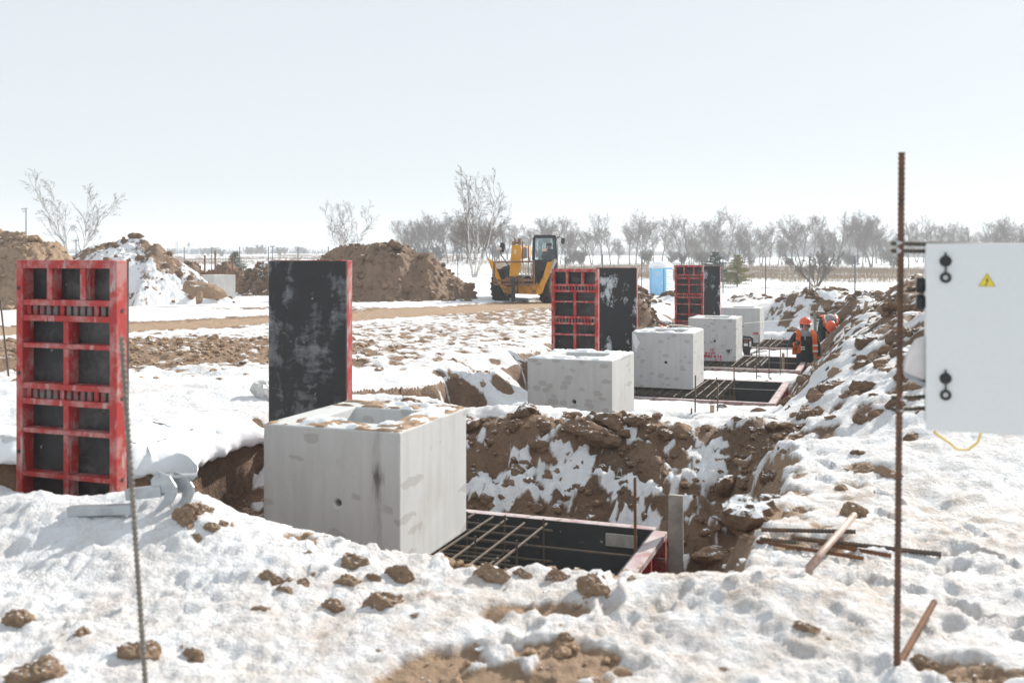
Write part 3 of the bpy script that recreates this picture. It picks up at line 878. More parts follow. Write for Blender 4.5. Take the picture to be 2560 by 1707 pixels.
# ------------------------------------------------------------------ formwork of the footings and rebar cages
M_RED_PALE = worn_mat('bleached_red_rail', (0.40, 0.24, 0.25), (0.52, 0.46, 0.46), (0.34, 0.58), 5.0, 0.7, extra=((0.22, 0.15, 0.10), 0.56, 0.66))
M_STEEL = worn_mat('dark_rebar', (0.10, 0.085, 0.07), (0.19, 0.11, 0.06), (0.5, 0.65), 12, 0.6, 0.25)
M_RUST = worn_mat('rusty_steel', (0.20, 0.085, 0.035), (0.10, 0.05, 0.03), (0.45, 0.65), 14, 0.85, 0.1)
M_WOOD = simple_mat('raw_timber', (0.42, 0.33, 0.23), 0.8, var=0.35, scale=10, bump=0.3)
M_WOOD_GREY = simple_mat('weathered_timber', (0.33, 0.31, 0.28), 0.85, var=0.3, scale=10, bump=0.3)

def rebar_pts(p, q, r, ribs=True):
    p, q = Vector(p), Vector(q); L = (q - p).length
    if not ribs: return [p, q], [r, r]
    n = int(L / 0.018); pts, rad = [], []
    for k in range(n + 1):
        for a, f in ((0.0, 0.88), (0.35, 1.12), (0.65, 1.12)):
            t = (k + a) / (n + 1)
            pts.append(p.lerp(q, t)); rad.append(r * f)
    return pts, rad

def footing(n, label):
    top = TOPS[n] - BH - 0.03; bot = FLOOR[n] - 0.05
    root = empty('footing_formwork', (*G(D * n, LOFF[n]), 0), ROT, label, 'formwork', 'formwork boxes of the footings')
    s0, s1, l0, l1 = -0.92, 1.70, -2.26, 1.26
    # local x is lateral, local y is along the row
    def wall(x0, x1, y0, y1, face):
        ins = {'y+': (x0, x1, y1 - 0.001, y1 + 0.012), 'y-': (x0, x1, y0 - 0.012, y0 + 0.001), 'x-': (x0 - 0.012, x0 + 0.001, y0 + 0.1, y1), 'x+': (x1 - 0.001, x1 + 0.012, y0 + 0.1, y1)}[face]
        w = MB().box(*ins, bot, top - 0.003).build('plywood_sheet', M_PLY_IN, root)
        MB().box(x0, x1, y0, y1, top - 0.05, top).build('top_rail', M_RED_PALE, root, bevel=0.004)
        MB().box(x0 + 0.002, x1 - 0.002, y0 + 0.002, y1 - 0.002, bot, bot + 0.06).build('bottom_rail', M_RED, root)
        lx, ly = x1 - x0, y1 - y0
        k = max(2, int(max(lx, ly) / 0.45))
        for i in range(k + 1):
            if lx > ly:
                x = x0 + 0.03 + i * (lx - 0.06) / k; MB().box(x - 0.02, x + 0.02, y0 + 0.004, y1 - 0.004, bot + 0.06, top - 0.05).build('rib', M_RED, root)
            else:
                y = y0 + 0.03 + i * (ly - 0.06) / k; MB().box(x0 + 0.004, x1 - 0.004, y - 0.02, y + 0.02, bot + 0.06, top - 0.05).build('rib', M_RED, root)
    wall(l0 if n else -0.95, l1, s1, s1 + 0.09, 'y-')
    wall(l1, l1 + 0.10, s0, s1 - 0.01, 'x-')
    wall(-1.37 if n else -0.9, l1, s0, s0 + 0.09, 'y+')
    if n: wall(l0 - 0.1, l0, s0, s1 - 0.01, 'x+')
    # tie rod across
    MB().tube([(-1.9 if n else -0.9, 1.3, top - 0.09), (l1 + 0.16, 1.3, top - 0.09)], 0.008, 6).build('tie_rod', M_WOOD_GREY if n else M_STEEL, root)
    return root

FLAB = ['large open formwork box with pale red rails and dark inside under the nearest block', 'formwork box hidden below the block behind the brown ridge', 'formwork box with a dark inside right of the frost marked block',
        'red railed formwork box in front of the walking worker', 'farthest formwork box under the last block of the row']
for n in range(5): footing(n, FLAB[n])

def cage(n, label):
    z1 = TOPS[n] - BH - 0.012; z0 = FLOOR[n] + 0.05
    root = empty('rebar_cage', (*G(D * n, LOFF[n]), 0), ROT, label, 'rebar cage', 'rebar cages in the footings')
    rad = 0.009; rnd = random.Random(n)
    xs = [-1.72 + 0.155 * k for k in range(15)]; ys = [-0.55 + 0.2 * k for k in range(11)]
    along = MB().tube([(0, -0.72, 0), (0, 1.58, 0)], rad, 6).mesh('bar'); across = MB().tube([(-1.85, 0, 0), (0.50, 0, 0)], rad, 6).mesh('bar')
    up = MB().tube([(0, 0, 0), (0, 0, z1 - z0 + 0.05)], rad * 0.9, 6).mesh('bar')
    for z, f in ((z1, 0.0), ((z0 + z1) / 2, 1), (z0, 0.0)):
        for x in xs:
            if f and xs.index(x) % 3: continue
            o = mk('bar', along, M_STEEL, root); o.location = (x + rnd.uniform(-.012, .012), rnd.uniform(-.06, .1), z - rad); o.rotation_euler = (0, 0, rnd.uniform(-.012, .012))
        for y in ys:
            o = mk('bar', across, M_STEEL, root); o.location = (rnd.uniform(-.05, .05), y, z - 3 * rad)
    for x in xs[::2]:
        for y in (ys[0], ys[3], ys[7], ys[-1]):
            o = mk('bar', up, M_STEEL, root); o.location = (x + 0.02, y + 0.02, z0)
CLAB = ['rebar cage sticking out to the right below the nearest concrete block', 'rebar cage below the block behind the brown ridge', 'dark rebar cage carrying the frost marked block',
        'rebar cage under the block with red handwriting', 'rebar cage under the farthest block']
for n in range(5): cage(n, CLAB[n])

# ------------------------------------------------------------------ boards, stakes and rods
def stake(name, p, h, w, d, mat, label, cat, group=None, lean=(0, 0), rz=0.0, point=False):
    m = MB()
    m.box(-w / 2, w / 2, -d / 2, d / 2, -0.25, h)
    o = m.build(name, mat, bevel=min(w, d) * 0.08)
    o.location = p; o.rotation_euler = (lean[1], lean[0], rz)
    return tag(o, label, cat, group)
px_, py_ = G(1.62, 1.44)
stake('wooden_stake', (px_, py_, gz(px_, py_) - 0.05), 0.84, 0.105, 0.035, M_WOOD_GREY, 'wide grey board standing upright at the corner of the nearest formwork', 'board', None, (0.0, 0.02), ROT)

def rod(name, p, q, r, mat, label, cat='rebar', group=None, ribs=False, n=6):
    p, q = Vector(p), Vector(q)
    pts, rad = rebar_pts(Vector((0, 0, 0)), q - p, r, ribs)
    o = MB().tube(pts, rad, n).build(name, mat, smooth=not ribs)
    o.location = p
    return tag(o, label, cat, group)
a = Vector((*G(1.35, 1.20), -0.95)); rod('rebar_rod', a, a + Vector((-0.005, 0.01, 0.88)), 0.010, M_RUST, 'rusty rod standing left of the wide grey board', ribs=True)
# wooden spacer block in the far corner of the nearest formwork
sp = MB().box(-0.10, 0.14, -0.03, 0.0, -0.12, -0.03).build('timber_spacer', M_WOOD_GREY)
sp.location = (*G(1.682, 1.0), -0.55); sp.rotation_euler = (0, 0, ROT); tag(sp, 'short timber piece at the inner far corner of the nearest formwork', 'timber')

STAKES = [  # photo pixel x, top y, foot y, depth, wood?, colour, label
 (1737, 938, 1085, 13.3, 0, 'dark rod standing in the snow at the lower right corner of the frost marked block'),
 (1793, 957, 1090, 13.6, 0, 'dark rod standing in the snow between the frost marked block and a pale stake'),
 (1834, 915, 990, 17.2, 2, 'tan rod in the formwork right of the frost marked block'),
 (1891, 866, 965, 18.2, 0, 'dark rod left of the pair in front of the walking worker'),
 (1897, 836, 925, 20.0, 0, 'tall dark rod beside the lettered block, reaching above the formwork'),
 (1922, 868, 958, 18.6, 0, 'dark rod in the middle between the lettered block and the walking worker'),
 (1950, 870, 968, 18.8, 0, 'dark rod nearest the walking worker on the near side of his formwork'),
 (1967, 860, 915, 21.0, 0, 'dark rod just left of the walking worker with a short cross rod'),
 (1727, 1020, 1075, 13.2, 2, 'short rusty rod left of the pale wooden stake'),
 (1780, 1012, 1078, 13.4, 1, 'pale wooden stake in the snow below the frost marked block'),
 (1917, 950, 979, 17.9, 1, 'short pale wooden stake at the end of the dark formwork'),
 (1957, 882, 897, 21.6, 1, 'tiny pale stake at the formwork left of the walking worker'),
]
for k, (px, t, f, d, wood, lab) in enumerate(STAKES):
    a, b = P(px, f, d), P(px, t, d)
    a.z = min(a.z, gz(a.x, a.y)) - 0.05
    if wood == 1:
        o = stake('wooden_stake', a, b.z - a.z, 0.055, 0.04, M_WOOD, lab, 'stake', None, (0.01, 0.0), ROT)
    else:
        rod('rebar_rod', a, b + Vector((0.01, 0, 0)), 0.010 if wood == 0 else 0.011, M_STEEL if wood == 0 else M_RUST, lab)
# pale rails of formwork lying across the far pits
for (p, q, dd, lab) in (((1890, 970), (1872, 988), 17.5, 'short white batten leaning at the near edge of the dark formwork'), ((1865, 912), (1887, 899), 20.5, 'left one of two white battens across the red formwork'),
                        ((1902, 914), (1920, 896), 20.7, 'right one of two white battens across the red formwork'), ((1925, 945), (1946, 972), 18.0, 'thin white batten leaning against the pale stake')):
    a, b = P(*p, dd), P(*q, dd + 0.3)
    o = MB().bar((0, 0, 0), b - a, 0.03, 0.022).build('timber_batten', M_WOOD_GREY); o.location = a; tag(o, lab, 'batten')

# ------------------------------------------------------------------ frozen soil clods
def clod_mesh(seed, sub=2, squash=(1, 1, 1)):
    rnd = np.random.default_rng(seed)
    bm = bmesh.new(); bmesh.ops.create_icosphere(bm, subdivisions=sub, radius=1.0)
    v = np.array([p.co[:] for p in bm.verts])
    nn = rnd.normal(size=(10, 3)); nn /= np.linalg.norm(nn, axis=1)[:, None]; dd = rnd.uniform(0.55, 0.95, 10)
    pr = v @ nn.T
    r = np.min(np.where(pr > 0.05, dd / np.maximum(pr, 0.05), 9), axis=1)
    r = np.minimum(r, 1.05)
    r = r - 0.16 * np.clip(np.abs(perlin(v[:, 0] * 3.3 + seed, v[:, 1] * 3.3 + v[:, 2] * 2.9, seed + 8)) * -1 + 0.25, 0, 1)
    r = r + 0.12 * perlin(v[:, 0] * 2.1 + seed, v[:, 1] * 2.1 + v[:, 2] * 1.7, seed) + 0.09 * perlin(v[:, 0] * 5 + v[:, 2] * 4, v[:, 1] * 5 - seed, seed + 3) + 0.08 * perlin(v[:, 0] * 11 + v[:, 2] * 7, v[:, 1] * 11 - v[:, 2] * 8, seed + 4)
    v = v * r[:, None] * np.array(squash)
    for p, c in zip(bm.verts, v): p.co = c
    me = bpy.data.meshes.new('soil_clod'); bm.to_mesh(me); bm.free()
    return me
CLODS = [clod_mesh(300 + k, 3, (1, random.Random(k).uniform(.7, 1), random.Random(k + 50).uniform(.55, .85))) for k in range(9)]
CLODS_SNOW = []
def clod_sets(mat):
    out = []
    for me in CLODS:
        c = me.copy(); c.materials.append(mat); out.append(c)
    return out
CS = {'dry': clod_sets(M_CLOD), 'moist': clod_sets(M_CLOD_DARK), 'snowy': clod_sets(M_CLOD_SNOW)}
_cr = random.Random(5)
def rugged_clod(seed):
    me = clod_mesh(seed, 4, (1, .85, .78)); v = np.array([p.co[:] for p in me.vertices]); n = np.linalg.norm(v, axis=1)[:, None]
    q = v * 2.2 + seed
    d = 0.16 * np.abs(perlin(q[:, 0] * 1.6 + q[:, 2], q[:, 1] * 1.6 - q[:, 2], seed)) + 0.10 * perlin(q[:, 0] * 4 - q[:, 2] * 2, q[:, 1] * 4 + q[:, 2] * 3, seed + 1) + 0.06 * perlin(q[:, 0] * 9 + q[:, 2] * 6, q[:, 1] * 9 - q[:, 2] * 7, seed + 2)
    v = v * (0.95 + d[:, None]); me.vertices.foreach_set('co', v.ravel()); me.materials.append(M_CLOD); me.update(); return me
CLODS_HI = [rugged_clod(900 + 7 * k) for k in range(8)]
def put_clod(p, r, kind, label, group=None, rot=None, scl=(1, 1, 1), sink=0.35, name='soil_clod', me=None):
    o = bpy.data.objects.new(name, me or _cr.choice(CS[kind])); COL.objects.link(o)
    o.location = (p[0], p[1], p[2] + r * (0.62 - sink)); o.scale = (r * scl[0], r * scl[1], r * scl[2])
    o.rotation_euler = rot or (_cr.uniform(-.3, .3), _cr.uniform(-.3, .3), _cr.uniform(0, 6.3))
    return tag(o, label, 'soil clod', group)

K = 2560 / 2352
# prominent clods in front, read off the photograph in its 2352 pixel preview: x, y, width, kind, label
FRONT = [(800, 1345, 52, 'dry', 'angular brown clod at the left of the cluster in front of the nearest block'), (858, 1338, 46, 'dry', 'rounded brown clod in the middle of the cluster in front of the nearest block'),
 (915, 1332, 66, 'dry', 'large brown clod at the right of the cluster in front of the nearest block'), (812, 1303, 70, 'dry', 'flat brown clod behind the cluster in front of the nearest block'),
 (880, 1395, 76, 'dry', 'long brown clod in front of the cluster below the nearest block'), (768, 1412, 54, 'dry', 'squat layered clod lying alone left below the cluster'),
 (598, 1410, 50, 'dry', 'brown clod near the ribbed rod, half covered by a snow tongue'), (640, 1452, 30, 'dry', 'small brown clod below the snow tongue near the ribbed rod'),
 (325, 1500, 110, 'dry', 'big brown clod behind the ribbed rod at bottom left'), (195, 1462, 52, 'dry', 'brown clod left of the big one behind the ribbed rod'), (45, 1430, 84, 'dry', 'brown clod at the left edge of the picture'),
 (85, 1545, 130, 'dry', 'large pitted clod in the bottom left corner'), (445, 1527, 72, 'dry', 'brown clod right of the ribbed rod at the bottom'), (571, 1184, 38, 'dry', 'small tan clod on the snow rim left of the nearest block'),
 (455, 1178, 66, 'dry', 'tan clod beside the hooked steel clamp'), (425, 1190, 60, 'dry', 'brown clod under the hooked steel clamp'), (488, 1228, 38, 'dry', 'brown clod below the clamp on the snow'), (445, 1245, 34, 'moist', 'small dark clod below the hooked clamp'),
 (712, 1168, 84, 'dry', 'flat tan clod on the crest of the snow rim in front of the nearest block'), (618, 1176, 34, 'dry', 'small tan clod left of the flat one on the snow rim'), (1285, 1338, 66, 'dry', 'grassy brown clod at the near edge of the dark formwork'),
 (1362, 1352, 62, 'dry', 'tan clod right of the grassy one at the near edge of the formwork'), (1850, 1450, 56, 'dry', 'lone brown clod in the snow left of the rusty post'), (620, 1335, 46, 'dry', 'small brown clod in the snow left of the cluster, upper one'),
 (655, 1362, 46, 'dry', 'small dark clod in the snow left of the cluster, lower one'), (1130, 1330, 70, 'dry', 'crumbly brown clod at the rim of the pit below the rebar'), (1960, 1188, 62, 'dry', 'tan clod in the dirty snow left of the rusty post'),
 (1200, 1330, 40, 'moist', 'small brown clod on the rim right of the crumbly one'), (740, 1205, 30, 'dry', 'small clod on the slope below the flat tan clod'), (690, 1345, 40, 'dry', 'small crumbled clod left of the angular one'), (510, 1210, 34, 'dry', 'pebble sized clod right of the clamp'),
 (960, 1420, 34, 'moist', 'small dark clod below the long clod'), (1455, 1340, 40, 'moist', 'brown clod at the foot of the red rail'), (2120, 1530, 50, 'dry', 'crumbled soil clod behind the foot of the rusty post'), (1300, 1480, 40, 'dry', 'small clod on the sandy patch at the bottom')]
for x, y, w, kind, lab in FRONT:
    p = ground_at(x * K, y * K + w * K * 0.22); r = w * K / 2 / FPX * p.y * (1.3 if w < 80 else 1.02)
    put_clod(p, r, kind, lab, 'soil clods in the foreground snow', scl=(1.0, 0.85, 0.92), sink=0.3, me=_cr.choice(CLODS_HI), rot=(_cr.uniform(-.2, .2), _cr.uniform(-.2, .2), _cr.uniform(-.5, .5)))
RIDGE = [(1370, 985, 110, 'largest brown boulder of soil on the ridge behind the nearest block'), (1455, 968, 56, 'brown clod right of the largest one on the ridge'), (1322, 985, 34, 'small round clod left of the largest one on the ridge'), (1405, 950, 90, 'crumbly clod on the crest of the ridge behind the largest one'),
 (1255, 975, 50, 'clod on the left part of the ridge crest'), (1300, 950, 40, 'small clod on the ridge crest below the second block'), (1530, 990, 50, 'clod at the right part of the ridge'), (1178, 975, 44, 'clod at the ridge just right of the nearest block'),
 (1640, 1262, 96, 'large rounded clod with snow at the right rim of the nearest pit'), (1702, 1190, 92, 'large tan clod behind the rounded one at the right rim of the pit'), (1655, 1055, 50, 'brown clod on the snowy slope right of the ridge'), (1700, 1060, 40, 'brown clod beside another on the snowy slope'),
 (1935, 1120, 60, 'pale rounded stone like clod near the rusty post'), (1985, 1085, 50, 'brown clod at the foot of the heap near the rusty post'), (2040, 1090, 70, 'smooth tan clod touching the rusty post'), (1850, 945, 70, 'flat brown clod on the near crest of the right heap'), (1775, 975, 60, 'dark clod at the left end of the right heap crest'),
 (1990, 960, 60, 'brown clod in the middle of the right heap'), (2060, 925, 60, 'brown clod high on the right heap left of the rusty post'), (1985, 880, 60, 'large flat clod on the right heap'), (1890, 885, 90, 'big brown clod on the heap below the walking worker'), (1850, 868, 44, 'tan clod at the tip of the dark formwork'),
 (2085, 760, 50, 'grey brown clod high up beside the rusty post'), (2050, 700, 60, 'clod on the skyline of the right heap'), (1880, 722, 40, 'grey clod behind the walking worker'), (1905, 708, 30, 'small clod topmost on the mound behind the bending worker'), (1975, 1040, 50, 'brown clod halfway down the heap'), (2095, 1000, 60, 'brown clod right of the rusty post below the cabinet')]
for x, y, w, lab in RIDGE:
    p = ground_at(x * K, y * K + w * K * 0.25); r = w * K / 2 / FPX * p.y
    put_clod(p, r, 'moist' if y < 1050 else 'dry', lab, 'large soil clods round the pits', scl=(1.1, 0.9, 0.9), sink=0.42)

def scatter(n, sampler, rlo, rhi, kinds, label, group, seed):
    rnd = random.Random(seed); k = 0
    pts = [sampler(rnd) for _ in range(n)]
    zs = terrain(np.array([p[0] for p in pts]), np.array([p[1] for p in pts]))
    for (x, y), z in zip(pts, zs):
        r = rlo * (rhi / rlo) ** (rnd.random() ** 1.7)
        put_clod((x, y, z), r, rnd.choice(kinds), label, group, sink=0.35 + rnd.random() * 0.2)
def heap_pt(rnd): return G(rnd.uniform(2.5, 21), rnd.gauss(3.1, 1.0))
scatter(85, heap_pt, 0.045, 0.17, ['moist', 'moist', 'dry', 'snowy'], 'brown soil clod lying on the snowy heap right of the trench', 'clods on the right heap', 11)
def pit_ridge(rnd): return G(rnd.choice([3.1, 3.0, 8.2, 13.4, 18.5]) + rnd.gauss(0, 0.5), rnd.uniform(-2.2, 2.2))
scatter(30, pit_ridge, 0.03, 0.10, ['moist', 'snowy'], 'small brown clod on the ridges between the pits', 'clods on the ridges', 12)
def ridge0(rnd): return G(rnd.uniform(1.85, 3.3), rnd.uniform(-1.6, 2.3))
scatter(44, ridge0, 0.03, 0.15, ['moist', 'moist', 'snowy'], 'brown clod stuck in the ridge behind the nearest block', 'clods in the near ridge', 15)
def mud_pt(rnd): return (rnd.gauss(-5.5, 2.6), rnd.gauss(15.8, 1.9))
scatter(34, mud_pt, 0.035, 0.12, ['dry', 'dry', 'moist'], 'brown clod on the churned mud behind the formwork panels', 'clods on the muddy field', 13)
def mound_pt(rnd):
    cx, cy, r = rnd.choice([(9.0, 30, 1.3), (10.6, 31.5, 1.6), (3.4, 25, .95), (2.6, 23, .8), (9.6, 27.5, 1.2), (4.2, 33, .9), (5.6, 34.5, .9), (8.8, 36.5, 1.1), (3, 30.5, 1.0)])
    return (rnd.gauss(cx, r * .5), rnd.gauss(cy, r * .5))
scatter(40, mound_pt, 0.07, 0.22, ['moist', 'moist', 'snowy'], 'brown clod on the low mounds round the far pits', 'clods on the far mounds', 14)

def lumpy(b, k):
    q = b * 1.6 + k * 3.1
    return (0.85 + 0.35 * perlin(q[:, 0] + q[:, 2], q[:, 1] - 0.6 * q[:, 2], 9) + 0.2 * perlin(2.3 * q[:, 0] - q[:, 2], 2.3 * q[:, 1], 5))[:, None]
def crumbs(name, n, sampler, rlo, rhi, mat, seed, sub=1):
    """crumbs too many to count, joined in one mesh"""
    rnd = random.Random(seed); pts = [sampler(rnd) for _ in range(n)]
    zs = terrain(np.array([p[0] for p in pts]), np.array([p[1] for p in pts]))
    bm = bmesh.new(); bmesh.ops.create_icosphere(bm, subdivisions=sub, radius=1.0)
    base = np.array([v.co[:] for v in bm.verts]); fc = [[v.index for v in f.verts] for f in bm.faces]; bm.free()
    V, F = [], []; rg = np.random.default_rng(seed)
    for i, ((x, y), z) in enumerate(zip(pts, zs)):
        r = rlo * (rhi / rlo) ** (rnd.random() ** 2)
        V.append(base * (rg.uniform(.6, 1.2, (len(base), 1)) if sub == 1 else lumpy(base, i)) * np.array([r * rg.uniform(.8, 1.5), r * rg.uniform(.8, 1.5), r * .8]) + np.array([x, y, z + r * .25]))
        F += [[a + i * len(base) for a in f] for f in fc]
    me = bpy.data.meshes.new(name); me.from_pydata(np.concatenate(V).tolist(), [], F); me.update()
    o = mk(name, me, mat); return tag(o, kind='stuff')
def front_pt(rnd):
    y = rnd.uniform(3.6, 7.0); return (rnd.uniform(-.55, -.12) * y if y < 4.8 else rnd.uniform(-.5, .5) * y, y)
for (s_, l_, r_, sc_, lab) in ((-0.35, 2.02, .14, (1.0, 1.3, 1.2), 'rounded tan clod with snow on the right rim of the nearest pit'), (.33, 2.12, .15, (1.1, 1.3, 1.0), 'broad tan clod behind another on the right rim of the nearest pit'), (-.8, 1.75, .09, (1, 1, 1), 'small tan clod at the near right corner of the pit'), (.9, 2.2, .12, (1.2, 1, .9), 'brown clod farther back on the right rim of the nearest pit')):
    x_, y_ = G(s_, l_); put_clod((x_, y_, gz(x_, y_)), r_, 'snowy', lab, 'large soil clods round the pits', scl=sc_, sink=.3)
FRONT_SPOTS = [(ground_at(x * K, (y + w * .3) * K), w * K / 2 / FPX) for x, y, w, _, _ in FRONT]
def front_clump(rnd):
    if rnd.random() < .55:
        p, w = rnd.choice(FRONT_SPOTS); return (p.x + rnd.gauss(0, 1.1) * w * p.y, p.y + rnd.gauss(0, 1.2) * w * p.y)
    c = rnd.choice([(-0.9, 4.75, .35), (0.0, 3.6, .4), (1.7, 5.6, .5), (-.35, 5.05, .25), (-1.75, 5.3, .3), (1.9, 6.7, .5), (0.35, 4.6, .2), (-1.6, 3.6, .3), (1.55, 3.6, .25)])
    return (rnd.gauss(c[0], c[2]), rnd.gauss(c[1], c[2] * .6))
o = crumbs('soil_crumbs', 3400, front_clump, 0.005, 0.034, M_CLOD, 21, 2); o['label'] = 'small crumbs of brown soil strewn over the foreground snow'
o = crumbs('snow_crumbs', 700, front_pt, 0.008, 0.03, M_SNOW, 22); o['label'] = 'small lumps of crusted snow in the foreground'
o = crumbs('mud_crumbs', 1900, mud_pt, 0.012, 0.075, M_CLOD, 23, 2); o['label'] = 'crumbs of brown soil over the churned mud'
o = crumbs('heap_crumbs', 1500, heap_pt, 0.015, 0.10, M_CLOD_DARK, 24, 2); o['label'] = 'crumbs of moist soil strewn over the right heap'

o = crumbs('ridge_crumbs', 900, ridge0, 0.008, 0.05, M_CLOD_DARK, 26, 2); o['label'] = 'crumbs of moist soil on the near ridge'
o = crumbs('mound_crumbs', 700, mound_pt, 0.03, 0.15, M_CLOD_DARK, 25, 2); o['label'] = 'crumbs of moist soil on the far mounds'

# ------------------------------------------------------------------ big spoil heaps beyond the trench
def heap(prof, yc, gl, label, snow=0.0, seed=0, res=0.05, rep=1.15, dry=0.1, rugged=0.2, tilt=0.0, crest=0.0, lumps=500, lmat=None):
    px = np.array([p[0] for p in prof]); pz = np.array([p[1] for p in prof])
    X, Yl = np.meshgrid(np.arange(px[0], px[-1], res), np.arange(-4.2, 4.2, res))
    ht = np.interp(X, px, pz); ht = np.maximum(ht, 0.02)
    hd = ht * rep + 0.12
    t = np.clip(np.abs(Yl + 0.5 * fbm(X * 0.6, Yl * 0.6, 2, seed + 3) - 0.15) / hd, 0, 1.4)
    Z = ht * (1 - t ** 1.25)
    a = fbm(X * 1.1, Yl * 1.1, 3, seed); b = np.abs(fbm(X * 2.6, Yl * 2.6, 3, seed + 5)); c = np.abs(fbm(X * 6.5, Yl * 6.5, 3, seed + 9))
    env = S(-0.15, 0.25, Z)
    dd_ = np.abs(fbm(X * 13, Yl * 13, 2, seed + 13))
    Z = Z + env * (rugged * 1.0 * a + rugged * 1.6 * (0.28 - b) + rugged * 1.1 * (0.25 - c) + rugged * 0.4 * (0.25 - dd_))
    Z = Z - 0.12
    gy, gx = np.gradient(Z, res)
    cov = snow + 0.45 * fbm(X * 0.7, Yl * 0.7, 3, seed + 21) + 0.35 * fbm(X * 2.9, Yl * 2.9, 3, seed + 23) - 0.12 * S(0.9, 2.2, np.hypot(gx, gy))
    cov = cov - crest * S(0.62, 0.95, (Z + 0.12) / np.maximum(ht, 0.3)) * (ht > 0.8)
    Z = Z + 0.05 * S(0.42, 0.6, cov) * env
    Y = yc + Yl + tilt * (X - px[0])
    o = grid_object('soil_heap', X, Y, Z + gl, M_GROUND, {'cover': cov, 'dry': np.full(X.shape, dry), 'dirt': np.zeros(X.shape)})
    if lumps:
        rnd = np.random.default_rng(seed + 77); ok = np.argwhere((Z > 0.02) & (Yl < 1.0)); pick = ok[rnd.integers(0, len(ok), lumps)]
        bm = bmesh.new(); bmesh.ops.create_icosphere(bm, subdivisions=2, radius=1.0)
        base = np.array([v.co[:] for v in bm.verts]); fc = np.array([[v.index for v in f.verts] for f in bm.faces]); bm.free()
        V, F = [], []
        for k, (j, i) in enumerate(pick):
            r = 0.022 * (8.0 ** (rnd.random() ** 2.6)) * (1.0 if Z[j, i] > 0.5 else 1.3)
            V.append(base * lumpy(base, k) * np.array([r * rnd.uniform(.8, 1.4), r, r * .85]) + np.array([X[j, i], Y[j, i], Z[j, i] + gl + r * .2])); F.append(fc + k * len(base))
        me = bpy.data.meshes.new('clods'); me.from_pydata(np.concatenate(V).tolist(), [], np.concatenate(F).tolist()); me.update()
        c_ = mk('clods', me, lmat or M_CLOD_DARK, o, smooth=True); c_['kind'] = 'stuff'
    return tag(o, label, 'soil heap', 'spoil heaps beyond the trench')
def pf(pts, d, gl, extra=()):
    """profile from photo pixels (2352 preview) at depth d"""
    return [((x * K - CX) / FPX * d, CAM_H - (y * K - HY) / FPX * d - gl + 0.12) for x, y in pts]
heap(pf([(690, 690), (715, 612), (745, 584), (775, 572), (800, 566), (880, 562), (925, 566), (945, 585), (962, 588), (985, 583), (1005, 600), (1030, 625), (1060, 645), (1080, 665), (1100, 690)], 38.5, -0.12),
     38.5, -0.12, 'big bare brown soil heap left of the telehandler', -0.4, 31, rep=1.05, dry=0.3, rugged=0.2, lumps=420)
heap(pf([(60, 690), (110, 620), (160, 594), (190, 578), (230, 563), (270, 552), (300, 550), (330, 553), (352, 570), (368, 563), (400, 592), (440, 628), (480, 658), (510, 680), (535, 695)], 35.5, -0.10),
     35.5, -0.10, 'snow covered soil heap with bare brown crest behind the left red panel', 0.70, 41, rep=1.2, dry=0.3, rugged=0.13, crest=0.22, lumps=200)
heap(pf([(-240, 690), (-150, 590), (-60, 535), (0, 537), (40, 541), (60, 550), (100, 560), (118, 562), (140, 580), (170, 610), (215, 660), (240, 690)], 32.0, -0.08),
     32.0, -0.08, 'sunlit tan soil heap at the left edge of the picture', 0.05, 51, rep=1.2, dry=0.75, rugged=0.24, lumps=700, lmat=M_CLOD)
heap(pf([(540, 692), (560, 640), (585, 620), (610, 610), (640, 612), (670, 640), (700, 690)], 43.0, -0.08),
     43.0, -0.08, 'dark clod heap flecked with snow right of the pale block', 0.36, 61, rep=1.1, dry=0.0, rugged=0.24, lumps=600)
heap(pf([(395, 690), (420, 612), (440, 603), (470, 628), (500, 618), (520, 606), (545, 618), (570, 632), (600, 690)], 46.0, -0.08),
     46.0, -0.08, 'low brown heap behind the pale block with rusty posts', 0.15, 71, rep=1.0, dry=0.1, rugged=0.18)
big = put_clod(P(904 * K, 572 * K, 38.4), 0.34, 'moist', 'big round clod on top of the bare brown heap', scl=(1.0, 0.9, 0.95), sink=0.1)
side = put_clod(P(1076 * K, 664 * K, 37.2), 0.24, 'moist', 'dark clod at the right foot of the bare brown heap', scl=(1.1, 0.9, 1.0), sink=0.2)
_h = random.Random(77)
for k in range(26):
    px = _h.uniform(820, 1080); d = _h.uniform(35.6, 36.6); x = (px * K - CX) / FPX * d
    put_clod((x, d, gz(x, d)), _h.uniform(0.05, 0.2) * (0.7 if _h.random() < .6 else 1), 'moist', 'brown clod along the foot of the bare brown heap', 'clods below the bare heap', sink=0.3)
for k in range(18):
    px = _h.uniform(555, 700); d = _h.uniform(41.0, 42.2); x = (px * K - CX) / FPX * d
    put_clod((x, d, gz(x, d) + _h.uniform(0, .35) * (d - 41.0)), _h.uniform(0.06, 0.2), 'snowy', 'dark clod on the snow flecked heap beside the pale block', 'clods on the dark heap', sink=0.3)

